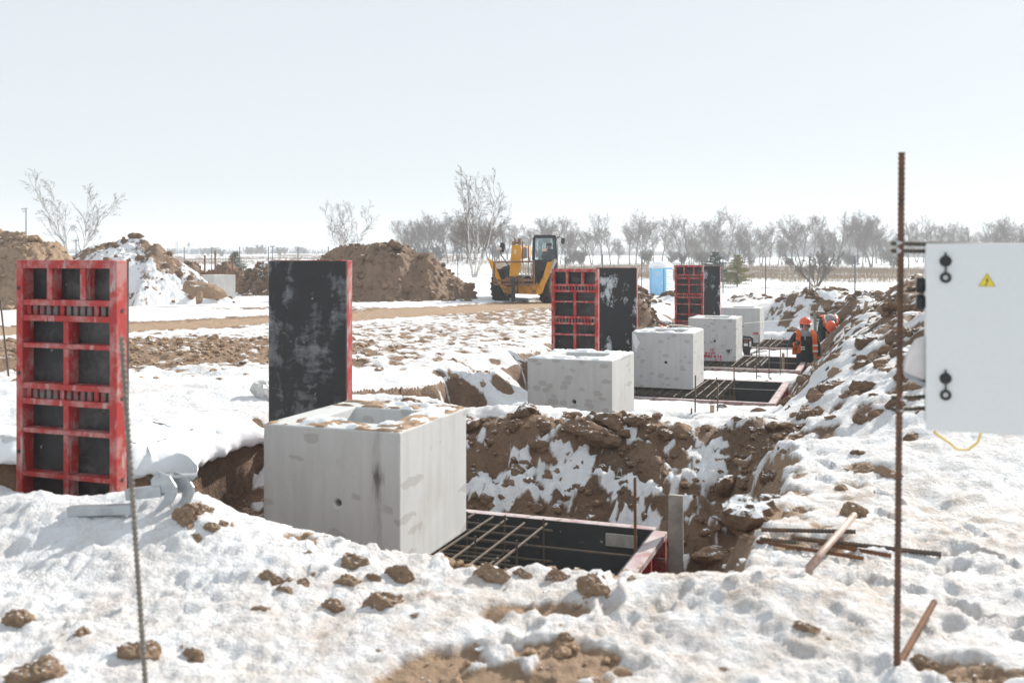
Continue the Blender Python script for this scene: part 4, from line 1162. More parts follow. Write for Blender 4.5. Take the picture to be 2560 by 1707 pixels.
# slab of frozen ground and a split piece leaning at the foot of the snowy heap
def slab_mesh(seed, L, W, H):
    me = clod_mesh(seed, 3); v = np.array([p.co[:] for p in me.vertices]); v = np.sign(v) * np.abs(v) ** 0.8 * np.array([L, W, H])
    v[:, 2] += 0.08 * np.sin(v[:, 0] * 3) + 0.06 * perlin(v[:, 0] * 5, v[:, 1] * 5 + v[:, 2] * 6, seed)
    me.vertices.foreach_set('co', v.ravel()); me.materials.append(M_CLOD); return me
p = P(465 * K, 672 * K, 33.4)
o = bpy.data.objects.new('frozen_slab', slab_mesh(410, 0.84, 0.35, 0.24)); COL.objects.link(o); o.location = p + Vector((-.02, 0, 0.08)); o.rotation_euler = (0.2, R(24), 0.1); tag(o, 'long slab of frozen soil leaning at the foot of the snowy heap', 'soil slab')
o = bpy.data.objects.new('frozen_slab', slab_mesh(420, 0.13, 0.12, 0.27)); COL.objects.link(o); q = P(458 * K, 697 * K, 32.9); o.location = q + Vector((0, 0, 0.2)); o.rotation_euler = (0.0, R(6), 0.4); tag(o, 'upright split piece of soil in front of the long frozen slab', 'soil slab')

# pale block with rusty posts far left
me = block_mesh(cavity=False, hole=False)
o = mk('concrete_block', me, simple_mat('pale_concrete', (0.50, 0.50, 0.485), 0.85, var=0.08, scale=4, bump=0.2), bevel=0.012)
c = P(542 * K * 2352 / 2560, 744, 38.6); o.location = (c.x - 0.02, 38.3, -0.12); o.rotation_euler = (0, 0, R(-38)); o.scale = (1.0, 0.9, 1.02)
tag(o, 'pale clean concrete block far left behind the frozen slab', 'concrete block')
for px, ty, lab in ((512, 638, 'left rusty post behind the pale far block'), (538, 627, 'middle and tallest rusty post behind the pale far block'), (581, 640, 'right rusty post behind the pale far block')):
    a, b = P(px, 740, 40.2), P(px, ty, 40.2); a.z = -0.3
    o = MB().box(-.028, .028, -.028, .028, 0, b.z - a.z).build('rusty_post', M_RUST); o.location = a; tag(o, lab, 'post', 'rusty posts by the pale block')
cg = empty('rebar_cage', P(545, 740, 40.4), R(-38), 'row of thin rusty bars standing behind the pale far block', 'rebar cage')
thin = MB().tube([(0, 0, 0), (0, 0, 1.02)], 0.008, 5).mesh('bar')
for i in range(14):
    for j in range(2):
        o = mk('bar', thin, M_RUST, cg); o.location = (-.7 + i * .1, j * .9 - .2, 0.1)

# ------------------------------------------------------------------ telehandler
M_YEL = worn_mat('yellow_machine_paint', (0.72, 0.33, 0.02), (0.28, 0.15, 0.05), (0.56, 0.70), 4.0, 0.45)
M_YEL_DIRTY = worn_mat('muddy_yellow_paint', (0.62, 0.28, 0.02), (0.20, 0.13, 0.08), (0.44, 0.62), 5.0, 0.6)
M_FRAME_RUST = worn_mat('worn_brown_steel', (0.22, 0.11, 0.06), (0.34, 0.20, 0.12), (0.45, 0.7), 9, 0.7, 0.2)
M_BLACK = simple_mat('black_paint', (0.022, 0.026, 0.03), 0.45, var=0.3)
M_RUBBER = worn_mat('muddy_rubber', (0.025, 0.025, 0.026), (0.13, 0.10, 0.075), (0.55, 0.75), 5, 0.9)
M_CHROME = simple_mat('silver_steel', (0.55, 0.55, 0.55), 0.35, 0.8, 0.1)
M_LAMP = simple_mat('lamp_glass', (0.75, 0.7, 0.66), 0.2)
M_CLEAR = None
def glass_mat(name, tint, mixf):
    m, nt, b = new_mat(name); t = NT(nt)
    out = nt.nodes['Material Output']
    tr = t.n('ShaderNodeBsdfTransparent'); tr.inputs[0].default_value = (*tint, 1)
    gl = t.n('ShaderNodeBsdfGlossy'); gl.inputs['Roughness'].default_value = 0.06; gl.inputs[0].default_value = (0.9, 0.95, 0.97, 1)
    fr = t.n('ShaderNodeFresnel'); fr.inputs[0].default_value = 1.45
    k = t.math('ADD', fr.outputs[0], mixf)
    mx = t.n('ShaderNodeMixShader'); t.l(k, mx.inputs[0]); t.l(tr.outputs[0], mx.inputs[1]); t.l(gl.outputs[0], mx.inputs[2]); t.l(mx.outputs[0], out.inputs['Surface'])
    return m
M_GLASS = glass_mat('cab_glass', (0.72, 0.82, 0.84), 0.05)

TD = 37.5
tx = (1293.3 - CX) / FPX * TD
tz = gz(tx, TD) - 0.02
tele = empty('telehandler', (tx, TD, tz), 0, 'muddy yellow telehandler with raised stabiliser legs and dark glazed cab', 'telehandler')
def wheel(x, y, steer, r=0.61, w=0.46):
    wt = MB(); prof = [(r * .56, -w / 2 + .03), (r * .80, -w / 2), (r * .93, -w / 2 + .03), (r * .965, -w / 2 + .09), (r * .965, w / 2 - .09), (r * .93, w / 2 - .03), (r * .80, w / 2), (r * .56, w / 2 - .03)]
    wt.lathe(prof, 32, 'x')
    root = wt.build('wheel', M_RUBBER, tele, smooth=True)
    root.location = (x, y, r); root.rotation_euler = (0, 0, steer)
    tr = MB()
    for k in range(18):
        for sgn in (-1, 1):
            a = 2 * math.pi * (k + (0.5 if sgn > 0 else 0)) / 18; b = a + 0.16
            pa = Vector((0.005 * sgn, math.cos(a) * r * .985, math.sin(a) * r * .985)); pb = Vector((sgn * w * .47, math.cos(b) * r * .96, math.sin(b) * r * .96))
            tr.bar(pa, pb, 0.07, 0.06, (0, math.cos(a), math.sin(a)))
    o = tr.build('tyre_tread', M_RUBBER, root); o['kind'] = 'stuff'
    MB().lathe([(r * .12, -w / 2 + .06), (r * .30, -w / 2 + .05), (r * .44, -w / 2 + .10), (r * .55, -w / 2 + .02), (r * .58, -w / 2 + .02), (r * .58, w / 2 - .02), (r * .55, w / 2 - .02), (r * .3, w / 2 - .08)], 28, 'x').build('rim', M_YEL_DIRTY, root, smooth=True)
    MB().lathe([(.09, -w / 2 + .01), (.09, -w / 2 + .08)], 14, 'x').build('hub', M_BLACK, root)
wheel(-0.60, 0.0, R(-20)); wheel(1.18, 0.05, R(-22))
wheel(-0.38, 2.75, R(-8)); wheel(1.42, 2.75, R(-8))
def tpart(name, m, mat, bevel=0.01, smooth=False): return m.build(name, mat, tele, bevel=bevel, smooth=smooth)
tpart('chassis', MB().prism([(-0.55, .62), (-.45, .42), (.9, .42), (1.0, .62), (1.0, 1.0), (-.55, 1.0)], 0.1, 3.3), M_BLACK)
tpart('front_axle', MB().tube([(-.6, 0, .61), (1.18, .05, .61)], .11, 10), M_BLACK)
tpart('rear_axle', MB().tube([(-.38, 2.75, .61), (1.42, 2.75, .61)], .11, 10), M_BLACK)
# stabiliser beam and the two raised legs
tpart('stabiliser_beam', MB().prism([(-.66, .70), (-.52, .42), (-.30, .36), (-.15, .36), (.10, .36), (.70, .34), (.86, .38), (.80, .66), (.72, .80), (.66, .70), (.2, .66), (-.1, .67), (-.3, .62)], -.88, -.62), M_YEL_DIRTY, 0.015)
tpart('stabiliser_leg', MB().prism([(-1.09, 1.66), (-1.05, 1.66), (-.80, 1.52), (-.80, 1.40), (-.62, .92), (-.60, .74), (-.72, .70), (-.76, .85), (-.92, 1.25), (-.97, 1.3)], -.9, -.68), M_YEL, 0.015)
tpart('stabiliser_leg', MB().prism([(1.36, 1.64), (1.44, 1.58), (1.22, 1.12), (1.02, .72), (.92, .40), (.80, .34), (.66, .36), (.70, .52), (.92, .95), (1.05, 1.35), (1.10, 1.52), (1.24, 1.54)], -.92, -.68), M_YEL, 0.015)
tpart('stabiliser_foot', MB().prism([(1.37, 1.66), (1.46, 1.60), (1.24, 1.12), (1.17, 1.12)], -.98, -.62), M_CHROME, 0.006)
# boom head, boom and its hydraulics
tpart('boom_head', MB().prism([(-.21, 2.13), (-.19, 2.16), (.09, 2.16), (.13, 2.10), (.12, 1.30), (.02, 1.02), (-.30, 1.0), (-.27, 1.5)], -1.12, -.74), M_YEL, 0.015)
tpart('boom_nose', MB().box(-.19, -.08, -1.06, -.8, 2.16, 2.30).box(.02, .12, -1.06, -.8, 2.16, 2.40).box(-.12, -.06, -1.02, -.84, 2.28, 2.42).box(-.19, .13, -.98, -.86, 2.20, 2.27), M_FRAME_RUST, 0.008)
boom = MB(); boom.bar((-.02, -.74, 1.86), (.42, 3.4, 1.95), .34, .42); tpart('boom', boom, M_YEL, 0.015)
inner = MB(); inner.bar((.135, -.60, 1.84), (.50, 2.6, 1.9), .06, .40); tpart('boom_side_panel', inner, simple_mat('grey_boom_decal', (0.34, 0.33, 0.30), .5), 0.004)
for x in (.19, .41): tpart('boom_bracket', MB().box(x - .02, x + .025, -.86 + (x - .19) * 2, -.78 + (x - .19) * 2, 1.48, 2.28 - (x - .19) * .6), M_FRAME_RUST)
tpart('hydraulic_hose', MB().tube([(.14, -.95, 1.4), (.10, -1.0, 1.2), (.18, -1.02, 1.05), (.2, -1.0, .9)], .02, 6), M_CHROME, 0)
tpart('hydraulic_hose', MB().tube([(.18, -1.1, .95), (.3, -1.15, 1.05), (.45, -1.13, 1.05), (.53, -1.1, .92)], .016, 6), M_CHROME, 0)
tpart('tilt_ram', MB().tube([(-.1, -1.0, 1.2), (-.12, -1.15, .9)], .05, 10), M_YEL_DIRTY, 0)
tpart('decal_plate', MB().box(-.125, -.04, -1.125, -1.12, 1.83, 2.0), simple_mat('pale_decal', (0.62, 0.55, 0.36), .5), 0)
# fork carriage
for nm, a, b, w, h in (('carriage_bar', (-.86, -1.25, 1.53), (.62, -1.25, 1.55), .05, .06), ('carriage_bar', (-.86, -1.28, .86), (.60, -1.28, .88), .08, .09), ('carriage_bar', (-.86, -1.28, .73), (.60, -1.28, .72), .08, .07),
                       ('carriage_upright', (-.85, -1.27, .72), (-.85, -1.25, 1.56), .07, .06), ('carriage_upright', (.60, -1.27, .72), (.59, -1.25, 1.57), .06, .06), ('carriage_upright', (.52, -1.24, .72), (.52, -1.22, 1.5), .03, .03)):
    tpart(nm, MB().bar(a, b, w, h), M_FRAME_RUST, 0.006)
tpart('carriage_plate', MB().box(-.45, .25, -1.22, -1.1, .70, .98), M_FRAME_RUST)
tpart('fork', MB().box(-.22, -.08, -1.40, -1.33, .14, .98).box(-.22, -.08, -1.40 - .9, -1.33, .14, .19), M_BLACK)
tpart('fork', MB().box(-.02, .03, -1.34, -1.30, .4, .9), M_BLACK)
# bonnet on the left, cab on the right
tpart('bonnet', MB().prism([(-.78, .95), (-.72, 1.20), (-.52, 1.36), (-.26, 1.42), (-.24, .95)], -.3, 2.6), simple_mat('dark_bonnet', (0.05, 0.065, 0.075), .25), 0.03)
tpart('mudguard', MB().prism([(-.95, 1.20), (-.88, 1.27), (-.4, 1.27), (-.36, 1.2)], -.35, .5), M_BLACK)
tpart('mudguard', MB().prism([(.9, 1.22), (.95, 1.28), (1.42, 1.28), (1.46, 1.2)], -.3, .6), M_BLACK)
cx0, cx1, cy0, cy1, cz0, cz1 = .60, 1.50, .15, 1.55, .95, 2.50
cab = tpart('cab', MB().box(cx0, cx1, cy0 - .05, cy1, cz0, 1.62), M_BLACK, 0.03)
for x, y in ((cx0 + .03, cy0), (cx1 - .03, cy0), (cx0 + .03, cy1 - .04), (cx1 - .03, cy1 - .04)):
    MB().bar((x, y, 1.6), (x + (0.03 if x < 1 else -.03), y + (.12 if y < 1 else -.04), cz1), .07, .08).build('cab_pillar', M_BLACK, cab)
MB().prism([(cx0 + .02, cz1 - .06), (cx0 + .05, cz1 + .04), (cx0 + .2, cz1 + .06), (cx1 - .2, cz1 + .06), (cx1 - .05, cz1 + .04), (cx1 - .02, cz1 - .06)], cy0 + .04, cy1).build('cab_roof', M_BLACK, cab, bevel=0.02)
MB().add([(cx0 + .06, cy0 - .005, 1.62), (cx1 - .06, cy0 - .005, 1.62), (cx1 - .09, cy0 + .12, cz1 - .06), (cx0 + .09, cy0 + .12, cz1 - .06)], [(0, 1, 2, 3)]).build('windscreen', M_GLASS, cab)
MB().add([(cx0 + .02, cy0 + .05, 1.62), (cx0 + .02, cy1 - .08, 1.62), (cx0 + .05, cy1 - .1, cz1 - .06), (cx0 + .05, cy0 + .16, cz1 - .06)], [(0, 1, 2, 3)]).build('side_window', M_GLASS, cab)
MB().add([(cx1 - .02, cy0 + .05, 1.62), (cx1 - .02, cy1 - .08, 1.62), (cx1 - .05, cy1 - .1, cz1 - .06), (cx1 - .05, cy0 + .16, cz1 - .06)], [(0, 1, 2, 3)]).build('side_window', M_GLASS, cab)
MB().add([(cx0 + .05, cy1 - .02, 1.62), (cx1 - .05, cy1 - .02, 1.62), (cx1 - .06, cy1 - .06, cz1 - .06), (cx0 + .06, cy1 - .06, cz1 - .06)], [(0, 1, 2, 3)]).build('rear_window', M_GLASS, cab)
for k in range(7): MB().bar((cx0 + .16 + k * .1, cy1 - .05, 1.65), (cx0 + .16 + k * .1, cy1 - .08, cz1 - .08), .012, .012).build('guard_bar', M_BLACK, cab)
MB().bar((.78, cy0 + .02, 1.62), (1.12, cy0 + .06, 2.0), .02, .02).build('wiper', M_BLACK, cab)
MB().box(.94, 1.13, cy0 + .0, cy0 + .012, 1.93, 2.04).build('sticker', simple_mat('pale_sticker', (0.7, 0.62, 0.58), .5), cab).rotation_euler = (0, 0, 0)
MB().box(1.09, 1.13, cy0 - .006, cy0 + .002, 1.96, 2.01).build('sticker_mark', simple_mat('orange_mark', (0.8, 0.22, 0.08), .5), cab)
MB().prism([(1.0, 1.55), (.96, 1.7), (1.0, 1.8), (1.35, 1.8), (1.38, 1.7), (1.34, 1.55)], .95, 1.05).build('seat', M_BLACK, cab, bevel=.03)
MB().lathe([(.165, -.012), (.18, 0), (.165, .012)], 20, 'z', (1.05, .5, 1.75), False).build('steering_wheel', M_BLACK, cab)
for x in (cx0 + .09, cx1 - .09):
    MB().lathe([(.03, 0), (.055, .02), (.06, .05), (.055, .08)], 12, 'y', (x, cy0 - .02, cz1 + .10)).build('work_lamp', M_LAMP, cab)
tpart('door_rail', MB().tube([(1.53, .3, 1.0), (1.55, .3, 2.35)], .02, 6).tube([(1.53, .75, 1.0), (1.55, .75, 2.3)], .015, 6), M_CHROME, 0)
ml = tpart('mirror', MB().prism([(-.63, 1.92), (-.66, 2.0), (-.64, 2.22), (-.58, 2.27), (-.48, 2.24), (-.46, 2.14), (-.49, 1.93), (-.56, 1.88)], -.25, -.15), M_BLACK, 0.02)
MB().box(-.78, -.58, -.28, -.18, 1.97, 2.07).build('side_lamp', M_LAMP, ml, bevel=.03)
MB().tube([(-.63, -.2, 1.92), (-.6, -.2, 1.78), (-.45, -.15, 1.58), (-.3, -.1, 1.35)], .022, 6).build('mirror_arm', M_BLACK, ml)
mr = tpart('mirror', MB().prism([(1.66, 2.22), (1.65, 2.40), (1.70, 2.44), (1.78, 2.43), (1.80, 2.36), (1.78, 2.22), (1.72, 2.19)], .05, .13), M_BLACK, 0.02)
MB().tube([(1.70, .1, 2.42), (1.6, .2, 2.47), (1.48, .25, 2.44)], .015, 6).build('mirror_arm', M_BLACK, mr)

# ------------------------------------------------------------------ people
M_SKIN = simple_mat('skin', (0.50, 0.28, 0.22), 0.55, var=0.08)
M_COAT = simple_mat('black_workwear', (0.022, 0.027, 0.033), 0.85, var=0.4, scale=9, bump=0.4)
M_HOOD = simple_mat('grey_hood', (0.30, 0.31, 0.33), 0.9, var=0.15, scale=12)
M_ORANGE = simple_mat('orange_vest', (0.85, 0.15, 0.015), 0.7, var=0.15, scale=10)
M_HAT = simple_mat('orange_helmet', (0.85, 0.11, 0.03), 0.35, var=0.05)
M_REFL = simple_mat('reflective_tape', (0.75, 0.76, 0.74), 0.4, var=0.1)
M_GLOVE = simple_mat('work_glove', (0.10, 0.08, 0.075), 0.9, var=0.3, scale=20)
M_BOOT = simple_mat('boots', (0.03, 0.028, 0.027), 0.7)
M_EYE = simple_mat('eyes', (0.03, 0.02, 0.02), 0.3)

def body(joints, bones, radii, headz, name='person'):
    """one continuous body: a skinned joint graph made real, then coloured by region"""
    me = bpy.data.meshes.new(name)
    keys = list(joints)
    me.from_pydata([joints[k] for k in keys], [(keys.index(a), keys.index(b)) for a, b in bones], [])
    o = bpy.data.objects.new(name + '_tmp', me); COL.objects.link(o)
    sk = o.modifiers.new('skin', 'SKIN')
    for i, k in enumerate(keys):
        r = radii[k]; r = r if isinstance(r, tuple) else (r, r)
        me.skin_vertices[0].data[i].radius = r
        me.skin_vertices[0].data[i].use_root = (k == 'pelvis')
    sb = o.modifiers.new('sub', 'SUBSURF'); sb.levels = 2; sb.render_levels = 2
    dg = bpy.context.evaluated_depsgraph_get(); dg.update()
    res = bpy.data.meshes.new_from_object(o.evaluated_get(dg))
    bpy.data.objects.remove(o); 
    res.materials.clear()
    for m in (M_COAT, M_SKIN, M_HOOD, M_BOOT): res.materials.append(m)
    head, neck = Vector(joints['head']), Vector(joints['neck'])
    axis = (Vector(joints['crown']) - neck).normalized()
    for p in res.polygons:
        c = Vector(p.center); h = (c - neck).dot(axis)
        if (c - head).length < 0.22 and h > -0.02:
            p.material_index = 1 if h > 0.035 else 2
        elif any((c - Vector(joints[k])).length < 0.16 for k in ('toe_l', 'toe_r')): p.material_index = 3
        p.use_smooth = True
    return res

BONES = [('pelvis', 'spine'), ('spine', 'chest'), ('chest', 'neck'), ('neck', 'head'), ('head', 'crown'), ('chest', 'sh_l'), ('sh_l', 'el_l'), ('el_l', 'wr_l'), ('chest', 'sh_r'), ('sh_r', 'el_r'), ('el_r', 'wr_r'),
         ('pelvis', 'hip_l'), ('hip_l', 'kn_l'), ('kn_l', 'an_l'), ('an_l', 'toe_l'), ('pelvis', 'hip_r'), ('hip_r', 'kn_r'), ('kn_r', 'an_r'), ('an_r', 'toe_r')]
RAD = {'pelvis': (.17, .135), 'spine': (.175, .135), 'chest': (.185, .135), 'neck': .075, 'head': (.078, .098), 'crown': (.07, .085), 'sh_l': .092, 'el_l': .068, 'wr_l': .048, 'sh_r': .092, 'el_r': .068, 'wr_r': .048,
       'hip_l': .105, 'kn_l': .082, 'an_l': .062, 'toe_l': .05, 'hip_r': .105, 'kn_r': .082, 'an_r': .062, 'toe_r': .05}

def hand(parent, wrist, direction, thumb_side, mat=M_GLOVE, name='glove', curl=0.5):
    """palm with five separate bent fingers"""
    d = Vector(direction).normalized(); t = Vector(thumb_side).normalized(); t = (t - d * t.dot(d)).normalized(); n = d.cross(t)
    w = Vector(wrist); m = MB()
    m.tube([w - d * .03, w, w + d * .04, w + d * .085], [.036, .036, .042, .036], 10)
    for i, (off, L) in enumerate(((.028, .066), (.010, .075), (-.010, .07), (-.028, .055))):
        b = w + d * .08 + t * off
        a1 = b + d * L * .5 + n * L * .12; a2 = a1 + (d * (1 - curl) + n * curl).normalized() * L * .35; a3 = a2 + (d * (1 - 1.4 * curl) + n * 1.2 * curl).normalized() * L * .3
        m.tube([b, a1, a2, a3], [.0115, .0105, .0095, .008], 7)
    b = w + d * .03 + t * .034
    m.tube([b, b + (t * .8 + d * .6).normalized() * .04, b + (t * .5 + d).normalized() * .07 + n * .01], [.014, .012, .009], 7)
    return m.build(name, mat, parent, smooth=True)

def helmet(parent, c, up, fwd, r=.128, mat=M_HAT):
    up, fwd = Vector(up).normalized(), Vector(fwd).normalized(); fwd = (fwd - up * fwd.dot(up)).normalized(); rt = fwd.cross(up)
    m = MB(); prof = [(1.12, -.02), (1.10, .03), (1.02, .06), (.99, .25), (.93, .5), (.78, .76), (.55, .94), (.25, 1.03), (.02, 1.05)]
    n = 28; o = []
    for k, (rr, h) in enumerate(prof):
        for i in range(n):
            a = 2 * math.pi * i / n
            f, s = math.cos(a), math.sin(a)
            q = rr + (0.22 * max(0, f) ** 2 if k < 2 else 0)
            m.v.append(tuple(Vector(c) + fwd * (q * f * r * 1.08) + rt * (q * s * r * .95) + up * (h * r)))
    for k in range(len(prof) - 1):
        for i in range(n): m.f.append((k * n + i, k * n + (i + 1) % n, (k + 1) * n + (i + 1) % n, (k + 1) * n + i))
    m.f.append(tuple((len(prof) - 1) * n + i for i in range(n)))
    hat = m.build('hard_hat', mat, parent, smooth=True, fix=False)
    rd = MB()
    pts = [Vector(c) + fwd * (math.cos(a) * r * 1.08) + up * (math.sin(a) * r * 1.06) for a in np.linspace(.35, 2.8, 12)]
    rd.tube(pts, .011, 6); rd.build('ridge', mat, hat, smooth=True)
    return hat

def face_bits(parent, c, fwd, up, rt):
    c, fwd, up, rt = Vector(c), Vector(fwd).normalized(), Vector(up).normalized(), Vector(rt).normalized()
    m = MB(); m.tube([c + fwd * .085 + up * .025, c + fwd * .112 - up * .012, c + fwd * .092 - up * .022], [.009, .016, .010], 7); m.build('nose', M_SKIN, parent, smooth=True)
    for s in (-1, 1):
        MB().lathe([(.001, -.007), (.009, 0), (.001, .007)], 10, 'y', tuple(c + fwd * .088 + up * .028 + rt * (.03 * s))).build('eye', M_EYE, parent)
        MB().tube([c + rt * (.086 * s) + up * .03, c + rt * (.098 * s) + up * .015, c + rt * (.088 * s) - up * .02], [.012, .02, .012], 7).build('ear', M_SKIN, parent)
    MB().tube([c + fwd * .09 - up * .05 - rt * .022, c + fwd * .097 - up * .052, c + fwd * .09 - up * .05 + rt * .022], [.003, .005, .003], 6).build('mouth', simple_mat('lips', (.35, .13, .11), .5), parent)

# --- the walking worker
J1 = {'pelvis': (0, .02, .96), 'spine': (0, .02, 1.14), 'chest': (0, .02, 1.36), 'neck': (0, 0, 1.53), 'head': (0, -.02, 1.63), 'crown': (0, -.01, 1.73), 'sh_l': (-.20, .02, 1.43), 'el_l': (-.33, -.02, 1.24), 'wr_l': (-.25, -.20, 1.27),
      'sh_r': (.20, .02, 1.43), 'el_r': (.28, .03, 1.19), 'wr_r': (.28, -.03, .97), 'hip_l': (-.10, .02, .90), 'kn_l': (-.11, -.08, .50), 'an_l': (-.12, .02, .10), 'toe_l': (-.13, -.14, .05), 'hip_r': (.10, .02, .90), 'kn_r': (.10, 0, .49), 'an_r': (.11, .12, .10), 'toe_r': (.12, -.04, .05)}
w1 = mk('person', body(J1, BONES, RAD, 1.5), None)
w1z = P(2013, 793, WORKER1.y).z - 1.83
w1.location = (WORKER1.x, WORKER1.y, w1z)
tag(w1, 'walking worker in black clothes, open orange vest and orange helmet, one fist raised', 'person', 'construction workers')
helmet(w1, (0, -.015, 1.70), (0, -.06, 1), (0, -1, 0))
face_bits(w1, (0, -.02, 1.63), (0, -1, 0), (0, 0, 1), (1, 0, 0))
MB().lathe([(.13, 1.43), (.135, 1.48), (.115, 1.525), (.105, 1.55), (.09, 1.53)], 18, 'z', (0, .0, 0), False).build('hood', M_HOOD, w1, smooth=True)
MB().lathe([(.101, 1.60), (.105, 1.66), (.10, 1.70)], 18, 'z', (0, .03, 0), False).build('balaclava', M_COAT, w1, smooth=True)
def vest_strip(parent, pts, width, mat, name, off=0.0):
    m = MB(); n = len(pts)
    for (x, y, z, w) in pts: m.v += [(x - w / 2, y, z), (x + w / 2, y + .012, z), (x + w / 2, y + .03, z), (x - w / 2, y + .02, z)]
    for i in range(n - 1):
        for a in range(4):
            b = (a + 1) % 4; m.f.append((4 * i + a, 4 * i + b, 4 * i + 4 + b, 4 * i + 4 + a))
    m.f += [(0, 1, 2, 3), tuple(4 * (n - 1) + a for a in (3, 2, 1, 0))]
    return m.build(name, mat, parent)
vl = vest_strip(w1, [(-.16, -.02, 1.56, .08), (-.17, -.13, 1.47, .10), (-.19, -.155, 1.36, .10), (-.165, -.165, 1.24, .09), (-.17, -.165, 1.14, .10), (-.19, -.15, 1.08, .08)], .1, M_ORANGE, 'vest_front')
vr = vest_strip(w1, [(.15, -.02, 1.56, .09), (.155, -.13, 1.47, .11), (.16, -.16, 1.36, .105), (.16, -.165, 1.24, .10), (.165, -.165, 1.10, .10), (.18, -.15, 1.02, .07)], .1, M_ORANGE, 'vest_front')
MB().prism([(-.20, 1.50), (.20, 1.50), (.22, 1.2), (.23, 1.02), (-.23, 1.02), (-.22, 1.2)], .165, .18).build('vest_back', M_ORANGE, w1)
for z in (1.245, 1.125): MB().box(.112, .216, -.178, -.168, z - .02, z + .02).build('reflective_band', M_REFL, vr)
for z in (1.21, 1.165): MB().box(-.15, -.06, -.178, -.168, z - .012, z + .012).build('reflective_band', M_REFL, vl)
MB().box(-.065, -.035, -.16, -.15, 1.36, 1.46).build('chest_print', M_HOOD, w1)
hand(w1, (-.25, -.22, 1.275), (.35, -.6, .35), (0, 0, 1), curl=.62)
hand(w1, (.28, -.035, .95), (0, -.12, -1), (-1, -.2, 0), curl=.35)
MB().tube([(.28, -.03, 1.0), (.28, -.035, .955)], [.058, .062], 12).build('glove_cuff', M_ORANGE, w1)
MB().tube([(-.27, -.16, 1.262), (-.25, -.205, 1.272)], [.054, .058], 12).build('glove_cuff', M_ORANGE, w1)

# --- the bending worker
J2 = {'pelvis': (.05, .42, .86), 'spine': (.04, .25, .99), 'chest': (.02, .0, 1.02), 'neck': (-.02, -.18, .98), 'head': (-.05, -.28, .93), 'crown': (-.06, -.36, .90), 'sh_l': (-.20, -.04, 1.0), 'el_l': (-.27, -.08, .74), 'wr_l': (-.24, -.22, .53),
      'sh_r': (.22, -.04, 1.0), 'el_r': (.28, -.06, .74), 'wr_r': (.22, -.22, .55), 'hip_l': (-.06, .40, .82), 'kn_l': (-.12, .22, .46), 'an_l': (-.12, .36, .10), 'toe_l': (-.13, .18, .05), 'hip_r': (.15, .40, .82), 'kn_r': (.18, .24, .46), 'an_r': (.18, .38, .10), 'toe_r': (.19, .2, .05)}
w2 = mk('person', body(J2, BONES, RAD, 1), None)
w2.location = (WORKER2.x + .05, WORKER2.y, P(2068, 792, WORKER2.y).z - 1.13)
tag(w2, 'worker bending forward behind the snowy heap, orange helmet towards the camera', 'person', 'construction workers')
helmet(w2, (-.055, -.33, .91), (-.05, -.86, .42), (0, -.45, -.9))
MB().tube([(-.0, -.05, 1.09), (-.01, -.16, 1.07), (-.03, -.24, 1.01)], [.13, .125, .10], 14).build('hood', M_HOOD, w2, smooth=True)
for s in (-1, 1):
    v = MB(); pts = [(s * .12 + .02, .12, 1.165), (s * .14 + .02, -.04, 1.165), (s * .16, -.14, 1.09), (s * .13, -.19, .97), (s * .09, -.16, .84)]
    for x, y, z in pts: v.v += [(x - .065, y, z), (x + .065, y, z), (x + .065, y + .012, z + .008), (x - .065, y + .012, z + .008)]
    for i in range(len(pts) - 1):
        for a in range(4): b = (a + 1) % 4; v.f.append((4 * i + a, 4 * i + b, 4 * i + 4 + b, 4 * i + 4 + a))
    v.f += [(0, 1, 2, 3), (19, 18, 17, 16)]
    vv = v.build('vest_front', M_ORANGE, w2)
    MB().tube([(s * .14 + .02, -.02, 1.178), (s * .16, -.15, 1.10), (s * .14, -.205, .99)], .018, 6).build('reflective_band', M_REFL, vv)
    hand(w2, (-.24 if s < 0 else .22, -.23, .52), (.1 * -s, -.4, -1), (-s, 0, .2), mat=M_GLOVE)
MB().box(-.14, .18, .1, .4, 1.12, 1.14).build('vest_back', M_ORANGE, w2)

# --- the worker behind the third block, only the helmet shows
J3 = dict(J2); J3.update({'chest': (.0, .02, 1.08), 'neck': (0, -.08, 1.18), 'head': (0, -.14, 1.26), 'crown': (0, -.15, 1.35), 'sh_l': (-.2, -.02, 1.1), 'sh_r': (.2, -.02, 1.1), 'el_l': (-.28, -.1, .86), 'el_r': (.28, -.1, .86), 'wr_l': (-.2, -.3, .78), 'wr_r': (.2, -.3, .78)})
w3 = mk('person', body(J3, BONES, RAD, 1), None)
w3.location = (WORKER3.x, WORKER3.y, P(1655, 813, WORKER3.y).z - 1.47)
tag(w3, 'crouching worker hidden behind the frost marked block, only an orange helmet showing', 'person', 'construction workers')
helmet(w3, (0, -.14, 1.335), (.1, .15, 1), (-.3, -1, 0))
for s in (-1, 1):
    MB().lathe([(.02, -.03), (.045, -.025), (.05, .0), (.045, .025), (.02, .03)], 14, 'x', (s * .125, -.13, 1.30)).build('ear_muff', M_HAT if s > 0 else M_BLACK, w3, smooth=True)
    hand(w3, (s * .2, -.31, .77), (-s * .1, -.7, -.5), (-s, 0, .3))
face_bits(w3, (0, -.14, 1.26), (0, -1, -.1), (0, 0, 1), (1, 0, 0))

